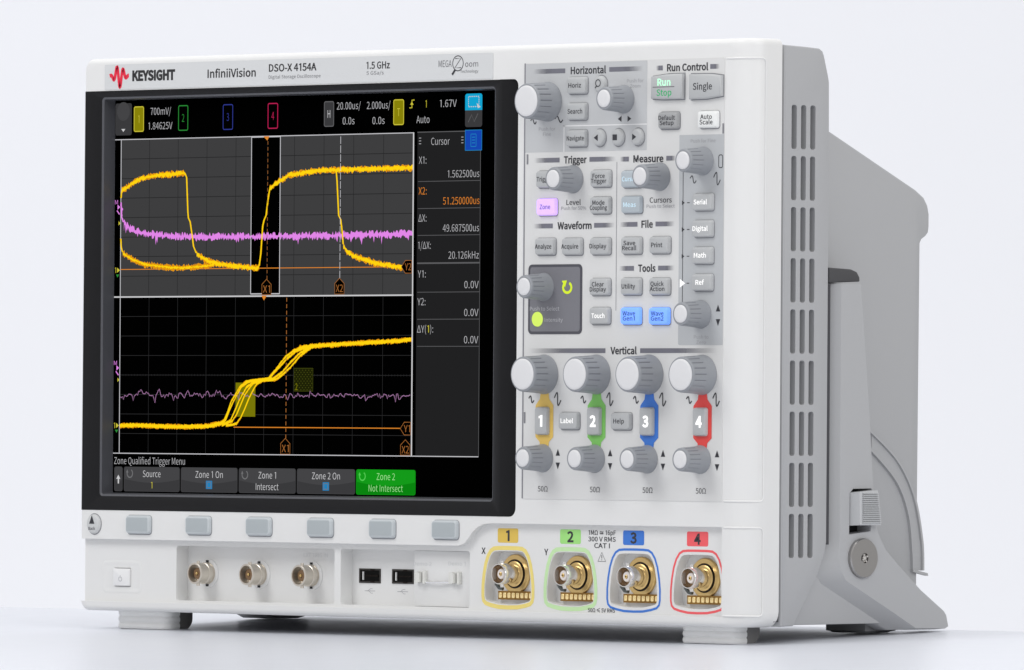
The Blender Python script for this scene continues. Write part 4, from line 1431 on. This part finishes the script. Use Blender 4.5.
# ---- auxiliary connectors in the left pocket
def aux():
    mb = MB()
    prof = [(5.0, 10.4), (5.0, 9.4), (4.75, 9.4), (4.75, 8.6), (5.0, 8.4), (5.0, 6.6), (4.7, 6.4), (4.7, 2.3), (4.95, 2.1), (4.95, 1.3), (4.75, 1.1), (4.1, 1.1), (4.05, 4.0), (4.0, 5.4)]
    mb.lathe(prof, 0, 0, 40, cap1=True)
    for s_ in (1, -1):
        mb.lathe([(0.75, 1.0), (0.75, -0.5)], 0, s_ * 0, 3, cap0=True) if False else None
        mb.tube([(0, 3.6, s_ * 4.2), (0, 3.6, s_ * 5.8)], 0.85, 10)
    o = mb.build("auxiliary_connector", NICKEL, root, loc=(76.2, 0, 24.0), smooth=35)
    f = MB()
    f.prism(circ(0, 0, 6.7, 36), 9.7, 10.4, 0.4)
    f.build("mounting_ring", WHITE, o, loc=(76.2, 0, 24.0))
    g = MB()
    for s_ in (1, -1):
        g.box(-0.6, 0.6, 9.0, 9.7, s_ * 5.6 - .5, s_ * 5.6 + .5)
    g.build("ring_notch", DARK, o, loc=(76.2, 0, 24.0), smooth=0)
    i = MB()
    i.lathe([(2.6, 5.4), (2.6, 3.2), (2.1, 2.9), (0.9, 2.9), (0.85, 4)], 0, 0, 24)
    i.build("insulator", mat("dark_brown_insulator", rgb(128, 98, 66), .5), o, loc=(76.2, 0, 24.0))
    p = MB()
    p.lathe([(0.7, 4), (0.7, 2.5), (0.4, 2.2)], 0, 0, 14)
    p.build("centre_pin", GOLD, o, loc=(76.2, 0, 24.0))
    return o


a0 = aux()
for x in (111.2, 146.2):
    copy_tree(a0, (x, 0, 24.0), root)
mb = MB()
text(mb, "EXT TRIG IN", 148, 33.4, 1.8, 10.36, 16, bold=0.0)
B(mb, "moulded_lettering", INKF)

# ---- USB sockets
def usb():
    mb = MB()
    o0 = [(0, 0), (14.0, 0), (14.0, 6.6), (0, 6.6)]
    i0 = [(0.9, 0.8), (13.4, 0.8), (13.4, 5.8), (0.9, 5.8)]
    n = 4
    rs = [[(x, 10.4, z) for x, z in o0], [(x, 10.05, z) for x, z in o0], [(x, 10.05, z) for x, z in i0], [(x, 10.3, z) for x, z in i0]]
    mb.rings(rs, mis=[0, 0, 1, 1], cap1=True)
    o = mb.build("usb_port", [mat("dark_steel_rim", rgb(48, 44, 40), .5, metal=.2), USBIN], root, loc=(177.2, 0, 21.2), smooth=0)
    t = MB()
    t.prism([(2.6, 1.4), (3.3, 1.4), (3.3, 5.2), (2.6, 5.2)], 9.7, 10.3)
    t.build("socket_spring", mat("bright_steel", (.85, .85, .84, 1), .25, metal=.6), o, loc=(177.2, 0, 21.2), smooth=0)
    t = MB()
    t.prism([(4.6, 3.0), (12.6, 3.0), (12.6, 3.6), (4.6, 3.6)], 9.8, 10.3)
    for z in (0.2, 5.7):
        t.prism([(7.6, z), (10, z), (10, z + .7), (7.6, z + .7)], 9.8, 10.3)
    t.build("socket_tongue", mat("brown_black_plastic", rgb(30, 24, 21), .6, spec=.1), o, loc=(177.2, 0, 21.2), smooth=0)
    return o


u0 = usb()
copy_tree(u0, (198.8, 0, 21.2), root)
mb = MB()
for x in (184, 205.5):
    mb.stroke([(x - 3.4, 17.6), (x + 3.6, 17.6)], .25, 10.36)
    mb.stroke([(x - 1.4, 17.6), (x + .4, 18.6), (x + 1.8, 18.6)], .22, 10.36)
    mb.stroke([(x - .6, 17.6), (x + .8, 16.6), (x + 2.0, 16.6)], .22, 10.36)
B(mb, "moulded_lettering", INKL)

# ---- demo terminals
mb = MB()
mb.prism(rr(217.2, 256.4, 11.3, 36.6, .5, 3), 6.2, 10.3, 0.3)
B(mb, "terminal_plate", WHITE, smooth=40)
def term():
    mb = MB()
    mb.box(0, 2.2, 4.2, 6.3, 0, 5.2)
    mb.box(2.6, 4.4, 2.8, 6.3, 0.4, 4.8)
    mb.box(5.0, 6.4, 4.4, 6.3, -0.2, 5.6)
    o = mb.build("demo_terminal", mat("clear_grey_loop", rgb(226, 226, 221), .25, metal=.15), root, loc=(219.4, 0, 21.8), smooth=0)
    t = MB()
    t.box(4.45, 4.95, 4.8, 6.25, 0.2, 5.2)
    t.build("loop_shadow_gap", mat("loop_gap_shade", rgb(120, 120, 118), .5), o, loc=(219.4, 0, 21.8), smooth=0)  # grey block painting the shade between the loop bars
    return o
t0 = term()
copy_tree(t0, (241.6, 0, 21.8), root)
mb = MB()
mb.tube([(225.6, 5.2, 22.4), (228, 4.7, 22.2), (233, 4.4, 22.3), (238, 4.7, 22.4), (241.6, 5.2, 22.6)], 0.55, 10)
B(mb, "ground_loop", mat("bright_wire", (.93, .93, .94, 1), .12, metal=.9))
mb = MB()
text(mb, "Demo 2", 222.6, 30.6, 1.8, 6.15, 12, bold=0)
text(mb, "Demo 1", 245, 31.0, 1.8, 6.15, 11, bold=0)
B(mb, "moulded_lettering", INKF)

# ---- the four input connectors
bands = [(YEL, YELT, 1.9, "yellow"), (GRN, GRNT, 1.9, "pale green"), (BLU, BLU, 1.05, "blue"), (REDC, REDC, 1.05, "red")]


def bnc():
    cz = 26.9
    mb = MB()
    prof = [(4.3, 7.4), (4.3, 1.6), (4.75, 1.4), (4.75, -2.8), (4.55, -3.2), (4.15, -3.2), (4.05, -1), (4.0, 5.0)]
    mb.lathe(prof, 0, 0, 44, cap1=True)
    for s_ in (1, -1):
        mb.tube([(0, -0.6, s_ * 4.2), (0, -0.6, s_ * 6.0)], 0.85, 10)
    o = mb.build("input_connector", STEEL, root, loc=(CH[0], 0, cz), smooth=35)
    f = MB()
    f.lathe([(8.8, 8.6), (8.8, 7.5), (8.5, 7.2), (6.6, 7.2), (6.5, 7.6), (5.85, 7.6), (5.75, 6.6), (5.0, 6.2), (4.2, 6.2)], 0, 0, 56, mis=[0, 0, 0, 0, 1, 1, 0, 0, 0], cap1=True)
    f.build("gold_flange", [GOLD, mat("flange_gap_shade", rgb(44, 32, 16), .6)], o, loc=(CH[0], 0, cz), smooth=35)  # second tone paints the depth shade into the ring gap
    i = MB()
    i.lathe([(3.95, 1.4), (3.9, 1.0), (2.4, 1.0), (2.3, -1.4), (2.0, -1.7), (0.95, -1.7), (0.9, 1)], 0, 0, 30, mis=[1, 1, 0, 0, 0, 0, 0])
    i.build("insulator", [TEFLON, BRASSIN], o, loc=(CH[0], 0, cz), smooth=35)
    p = MB()
    p.lathe([(0.85, 1), (0.85, -1.9), (0.55, -2.1), (0.35, -2.1), (0.3, -0.6)], 0, 0, 16)
    p.build("centre_pin", GOLD, o, loc=(CH[0], 0, cz))
    # clip below the barrel
    k = MB()
    k.tube([(-4.2, -0.6, -2.6), (-3.8, -0.4, -4.6), (-2.2, -0.2, -6.3), (-0.2, 0.0, -6.5)], 0.9, 8)
    k.build("bayonet_clip", mat("dark_clip_metal", rgb(96, 100, 98), .3, metal=.8), o, loc=(CH[0], 0, cz))
    return o


b0 = bnc()
for cx in CH[1:]:
    copy_tree(b0, (cx, 0, 26.9), root)


def pads():
    mb = MB()
    mb.box(-11.2, 11.2, 7.0, 8.5, -1.95, 1.95)
    o = mb.build("contact_strip", GOLDD, root, loc=(CH[0] + .9, 0, 17.2), smooth=0)
    for k in range(8):
        t = MB()
        x = -9.66 + k * 2.76
        t.prism(rr(x - .95, x + .95, -1.25, 1.25, .5, 3), 6.6, 7.0, .25)
        t.build("contact_pad", GOLDP, o, loc=(CH[0] + .9, 0, 17.2), smooth=40)
    return o


p0 = pads()
for cx in CH[1:]:
    copy_tree(p0, (cx + .9, 0, 17.2), root)
for i, cx in enumerate(CH):
    bm_, tm_, wd, nm = bands[i]
    mb = MB()
    o = dome(cx, 0)
    mb.ring(o, inset(o, wd), 2.94)
    B(mb, "channel_outline", bm_, smooth=0)
    mb = MB()
    mb.flat(rr(cx - 6.7, cx + 6.4, 40.9, 47.4, .9, 4), 2.95)
    o = B(mb, "channel_label", tm_, smooth=0, label=nm + " number label above its connector")
    t = MB()
    text(t, str(i + 1), cx - .2, 44.1, 4.5, 2.9, 2.2 if i == 0 else 4.0, bold=.035)
    B(t, "lettering", INK, o, smooth=0)
for q_, w_, bo in ((("X", 265.3, 37.1, 2.7, 2.94), 2.6, .02), (("Y", 305.2, 37.1, 2.7, 2.94), 2.6, .02), (("1M\u03a9 \u2245 16pF", 340.3, 46.2, 2.0, 2.94), 17.0, .018),
                   (("300 V RMS", 340.2, 43.3, 2.0, 2.94), 17.2, .018), (("CAT I", 340.3, 40.4, 2.1, 2.94), 9.8, .018), (("50\u03a9 \u2264 5V RMS", 340.2, 11.6, 1.7, 2.94), 17, .018)):
    mark("lettering", INK, root, text, *q_, w_, bold=bo)
mb = MB()
mb.stroke([(337.8, 33.4), (342.6, 33.4), (340.2, 37.4)], .38, 2.94, closed=True)
mb.rect(340.0, 340.4, 34.7, 36.2, 2.93)
mb.rect(340.0, 340.4, 33.9, 34.3, 2.93)
B(mb, "warning_triangle", INK, smooth=0)

# ---- front feet
FOOTW = mat("lightened_foot_plastic", (0.90, 0.90, 0.89, 1), .5, bump=.06)  # whiter than the housing to paint in light bounced off the table


def foot(x0, x1, dirx):
    zb = tz((x0 + x1) / 2, 14)
    mb = MB()
    prof = []
    zt = 6.4
    n = 3
    for k in range(n):
        a = zt - (zt - zb) * k / n
        b_ = zt - (zt - zb) * (k + 1) / n
        prof += [(0.0, a), (0.2, a - (a - b_) * .12), (0.5, a - (a - b_) * .3), (0.5, b_ + (a - b_) * .3), (0.2, b_ + (a - b_) * .12)]
    prof.append((0.0, zb))
    q_ = [math.radians(t) for t in (0, 18, 36, 54, 72, 90)]
    rs = [[(x0 - d, 17, z)] + [(x0 + 4 - (4 + d) * math.cos(t), 13.5 - (4 + d) * math.sin(t), z) for t in q_] + [(x1 - 4 + (4 + d) * math.sin(t), 13.5 - (4 + d) * math.cos(t), z) for t in q_] + [(x1 + d, 17, z)] for d, z in prof]
    rs = [list(reversed(r)) for r in rs]
    mb.rings(rs, cap0=True)
    o = B(mb, "front_foot", FOOTW, fix=True, smooth=40)
    m2 = MB()
    pr = [(16.6, zt), (16.6, zb)] + [(21 + 5 * math.sin(math.radians(a)), zb + 5 - 5 * math.cos(math.radians(a))) for a in range(0, 91, 15)] + [(26, zt)]
    extrude_x(m2, [(y_, min(z, zt)) for y_, z in pr], x0 + .4, x1 - .4, bev=0.3)
    m2.build("rubber_pad", mat("mid_grey_rubber", rgb(128, 127, 126), .6, bump=.2) if dirx > 0 else mat("dark_pad_rubber", rgb(124, 122, 120), .6, bump=.2), o, fix=True, smooth=35)
    return o


foot(13.6, 49.2, -1)
foot(382.6, 416.2, 1)

mb = MB()
mb.box(4, 432.4, 17.0, 21.0, 8, 260.4)
B(mb, "parting_gap", mat("dark_gap_grey", rgb(72, 72, 75), .7), smooth=0)
# ---- grey case behind the front
sl = [(20.3, 6.4), (20.6, 5.9), (29.0, 6.2), (30.4, 8.6), (44.0, 28.6), (48.6, 38.4), (49.6, 43), (49.6, 224), (49.4, 246), (48.9, 248.4), (46.0, 257.8), (45.0, 259.8), (43.0, 260.9), (36, 261.3), (20.6, 261.9), (20.3, 261.4)]
mb = MB()
rs = []
extrude_x(mb, sl, 12, BW - 0.3, bev=1.0)
sleeve = B(mb, "case_sleeve", CASE, fix=True, smooth=30)
cs = []
for r_ in range(9):
    z1 = 235.6 - 22.5 * r_
    for y0, y1 in ((25.2, 28.5), (31.2, 34.5), (37.1, 40.4)):
        def fill(c, y0=y0, y1=y1, z1=z1):
            o = rr(y0, y1, z1 - 19.5, z1, 1.1, 3)
            c.rings([[(BW - 9, a, z) for a, z in o], [(BW + 6, a, z) for a, z in o]], cap0=True)
        cs.append(cutter(fill))
cut(sleeve, cs)
bevel(sleeve, 0.35, 2, 40)
mb = MB()
mb.box(BW - 8.4, BW - 5.2, 23, 43, 30, 240)
B(mb, "vent_shade_backing", VENTIN, smooth=0)  # plate added behind the slots to carry their painted shade

bp = [(40, 6.3), (120, 7.0), (123.5, 9.5), (124.6, 13), (125.4, 176.4), (126.4, 178.2), (129.0, 179.6), (130.8, 181.4), (131.2, 184), (131.2, 189.6), (130.2, 193.4), (127.6, 197), (122.0, 200.4), (66.0, 225.2), (52, 231), (40, 236)]
mb = MB()
extrude_x(mb, bp, 18, 418, bev=0.8)
body = B(mb, "rear_case", CASE, fix=True, smooth=30)

# curved guide rail for the handle
mb = MB()
def rail(pts, w_, h):
    n = len(pts)
    rs = []
    for i, p in enumerate(pts):
        a, b_ = pts[max(i - 1, 0)], pts[min(i + 1, n - 1)]
        dy, dz = b_[0] - a[0], b_[1] - a[1]
        l = math.hypot(dy, dz)
        ny, nz = -dz / l * w_ / 2, dy / l * w_ / 2
        rs.append([(417.5, p[0] + ny, p[1] + nz), (418 + h, p[0] + ny * .7, p[1] + nz * .7), (418 + h, p[0] - ny * .7, p[1] - nz * .7), (417.5, p[0] - ny, p[1] - nz)])
    mb.rings(rs, cap0=True)
def arc(pts, n=24):
    """smooth curve through points"""
    out = []
    P = [pts[0]] + list(pts) + [pts[-1]]
    for i in range(1, len(P) - 2):
        p0, p1, p2, p3 = P[i - 1], P[i], P[i + 1], P[i + 2]
        for k in range(8):
            t = k / 8
            out.append(tuple(0.5 * ((2 * p1[j]) + (-p0[j] + p2[j]) * t + (2 * p0[j] - 5 * p1[j] + 4 * p2[j] - p3[j]) * t * t + (-p0[j] + 3 * p1[j] - 3 * p2[j] + p3[j]) * t ** 3) for j in (0, 1)))
    out.append(pts[-1])
    return out
rail(arc([(86, 95.5), (94, 91.2), (110.4, 79.0), (121.0, 63.6), (126.4, 44), (127.3, 30)]), 1.6, 1.6)
rail(arc([(86, 87.5), (94, 83.2), (110.2, 69.6), (118.0, 54.8), (120.6, 38), (121, 30)]), 1.4, 1.4)
mb.rings([[(417.5, 120.3, 30.6), (419.8, 120.3, 30.6), (419.8, 129.8, 28.8), (417.5, 129.8, 28.8)][::-1], [(417.5, 120.3, 29.4), (419.8, 120.3, 29.4), (419.8, 130.2, 27.6), (417.5, 130.2, 27.6)][::-1]], cap0=True)
oo = arc([(94, 91.2), (110.4, 79.0), (121.0, 63.6), (126.4, 44), (127.3, 30)])
ii = arc([(94, 83.2), (110.2, 69.6), (118.0, 54.8), (120.6, 38), (121, 30)])
web = oo + ii[::-1]
mb.rings([[(416.5, y_, z) for y_, z in web[::-1]], [(418.5, y_, z) for y_, z in web[::-1]]], cap0=True)
B(mb, "guide_rail", CASE, fix=True, smooth=40)
# flared lower flank of the case under the handle
mb = MB()
extrude_x(mb, [(24, 6.4), (112, 6.9), (104, 13), (60, 42), (49, 46), (40, 44), (30, 30)], 400, 428.5, bev=0.6)
B(mb, "lower_flank", CASE, fix=True, smooth=30)

mb = MB()
mb.box(424, 433.1, 49.75, 51.3, 42, 157)
B(mb, "gap_shade_strip", mat("dark_gap_shade", rgb(66, 66, 70), .7), smooth=0)  # dark strip added to paint the shade between sleeve and handle

# ---- handle arm with its tilt leg
hp = [(50.4, 157.4), (50.4, 44), (48.2, 36), (46.0, 31.0), (46.0, 28.2), (49.2, 24.4), (86, 7.4), (94.4, 3.8), (126.4, 3.8), (129.0, 5.0), (127.4, 10.6), (125.6, 12.6), (110.5, 22.0), (96, 33.0), (87.6, 40.0), (83.2, 46.4), (80.6, 53), (76.2, 106), (70.8, 157.4)]
mb = MB()
top_ = inset(hp, 0.5)
top_[0], top_[18] = (57.5, 157.4), (70.3, 157.4)
top_[1:8] = [(57.5, 46.0), (57.2, 40.0), (57.2, 35.5), (58.4, 30.6), (61.8, 26.0), (92.0, 11.9), (107.6, 4.4)]


def hring(x, t):
    return [(x, a[0] + (c[0] - a[0]) * t, a[1] + (c[1] - a[1]) * t) for a, c in zip(hp, top_)]


mb.rings([hring(418.5, 0), hring(427.0, 0), hring(427.8, 0.06), hring(433.0, 0.90), hring(433.7, 0.97), hring(433.9, 1.0)], cap0=True)
handle = B(mb, "handle_arm", CASE2, fix=True, smooth=32)
def fillh(c):
    o = [(63.6, 46.4), (77.4, 47.8), (78.6, 65.4), (77.6, 66.8), (66.0, 66.6), (63.8, 64.6)]
    c.rings([[(425, a, z) for a, z in o], [(440, a, z) for a, z in o]], cap0=True)
cut(handle, [cutter(fillh)])
bevel(handle, 0.4, 2, 50)
mb = MB()
mb.box(424.6, 425.6, 63, 78, 46, 67)
mb.build("latch_slot", DARK, handle, smooth=0)
# ribbed latch
mb = MB()
mb.rings([[(425.8, y_, z) for y_, z in ((64.4, 50.4), (78.6, 50.4), (78.0, 66.0), (64.4, 65.0))],
          [(434.6, y_, z) for y_, z in ((64.4, 50.4), (77.0, 50.4), (76.8, 66.0), (64.4, 65.0))],
          [(438.0, y_, z) for y_, z in ((66.2, 50.8), (79.6, 50.6), (77.4, 66.0), (65.8, 65.4))]], cap0=True)
n = 15
for k in range(n):
    z = 51.4 + k * 0.93
    e_ = 79.4 - .14 * k
    mb.rings([[(437.5, y_, zz_) for y_, zz_ in ((67.2, z), (e_, z), (e_, z + .6), (67.2, z + .6))],
              [(439.0, y_, zz_) for y_, zz_ in ((67.4, z + .16), (e_ - .3, z + .16), (e_ - .3, z + .42), (67.4, z + .42))]])
mb.build("release_latch", LATCH, handle, smooth=30)
# pivot screw
mb = MB()
sy, sz = 71.6, 36.0
def disc(r, x, n=44):
    return [(x, sy + r * math.cos(2 * math.pi * i / n), sz + r * math.sin(2 * math.pi * i / n)) for i in range(n)]
mb.rings([disc(8.8, 432.5), disc(8.8, 435.4), disc(8.4, 435.9), disc(8.0, 435.9), disc(2.3, 435.9), disc(2.1, 435.0), disc(1.5, 435.0), disc(1.3, 435.8)])
piv = mb.build("pivot_disc", SCREW, handle, smooth=35)
mb = MB()
mb.rings([[(435.05, sy + 1.0 * math.cos(a), sz + 1.0 * math.sin(a)) for a in [math.pi / 3 * k for k in range(6)]], [(435.95, sy + .8 * math.cos(a), sz + .8 * math.sin(a)) for a in [math.pi / 3 * k for k in range(6)]]])
for k in range(4):
    a = math.pi / 2 * k + .5
    mb.rings([[(435.0, sy + r_ * math.cos(a + d), sz + r_ * math.sin(a + d)) for r_, d in ((1.2, -.25), (2.0, -.2), (2.0, .2), (1.2, .25))],
              [(436.2, sy + r_ * math.cos(a + d), sz + r_ * math.sin(a + d)) for r_, d in ((1.2, -.25), (2.0, -.2), (2.0, .2), (1.2, .25))]])
mb.build("screw_head", STEEL, handle, smooth=30)
# rubber end of the handle arm
mb = MB()
cp = [(50.0, 157.6), (70.2, 158.4), (70.0, 160.4), (68.2, 162.8), (64.8, 163.8), (50.0, 164.4)]
extrude_x(mb, cp, 419, 433.6, bev=1.2)
mb.build("rubber_cap", RUBBER, handle, fix=True, smooth=35)

# ---- rear feet
RF = mat("grey_rubber_foot", rgb(132, 132, 134), .6, bump=.2)


def rear_foot(f):
    mb = MB()
    z0 = tz(f(409), 100)
    rs = []
    for d, z in ((0, 7.2), (0, 3.2), (1.4, z0 + 1.0), (2.2, z0 + .5)):
        rs.append([(f(x), y_, z) for x, y_ in ((397 + d, 88 + d), (421 - d, 88 + d), (421 - d, 106 - 2 * d), (417, 112 - 2.4 * d), (397 + d, 112 - 2.4 * d))][::-1])
    mb.rings(rs, cap0=True)
    B(mb, "rear_foot", RF, fix=True, smooth=35)


rear_foot(lambda x: x)
rear_foot(lambda x: BW - x)
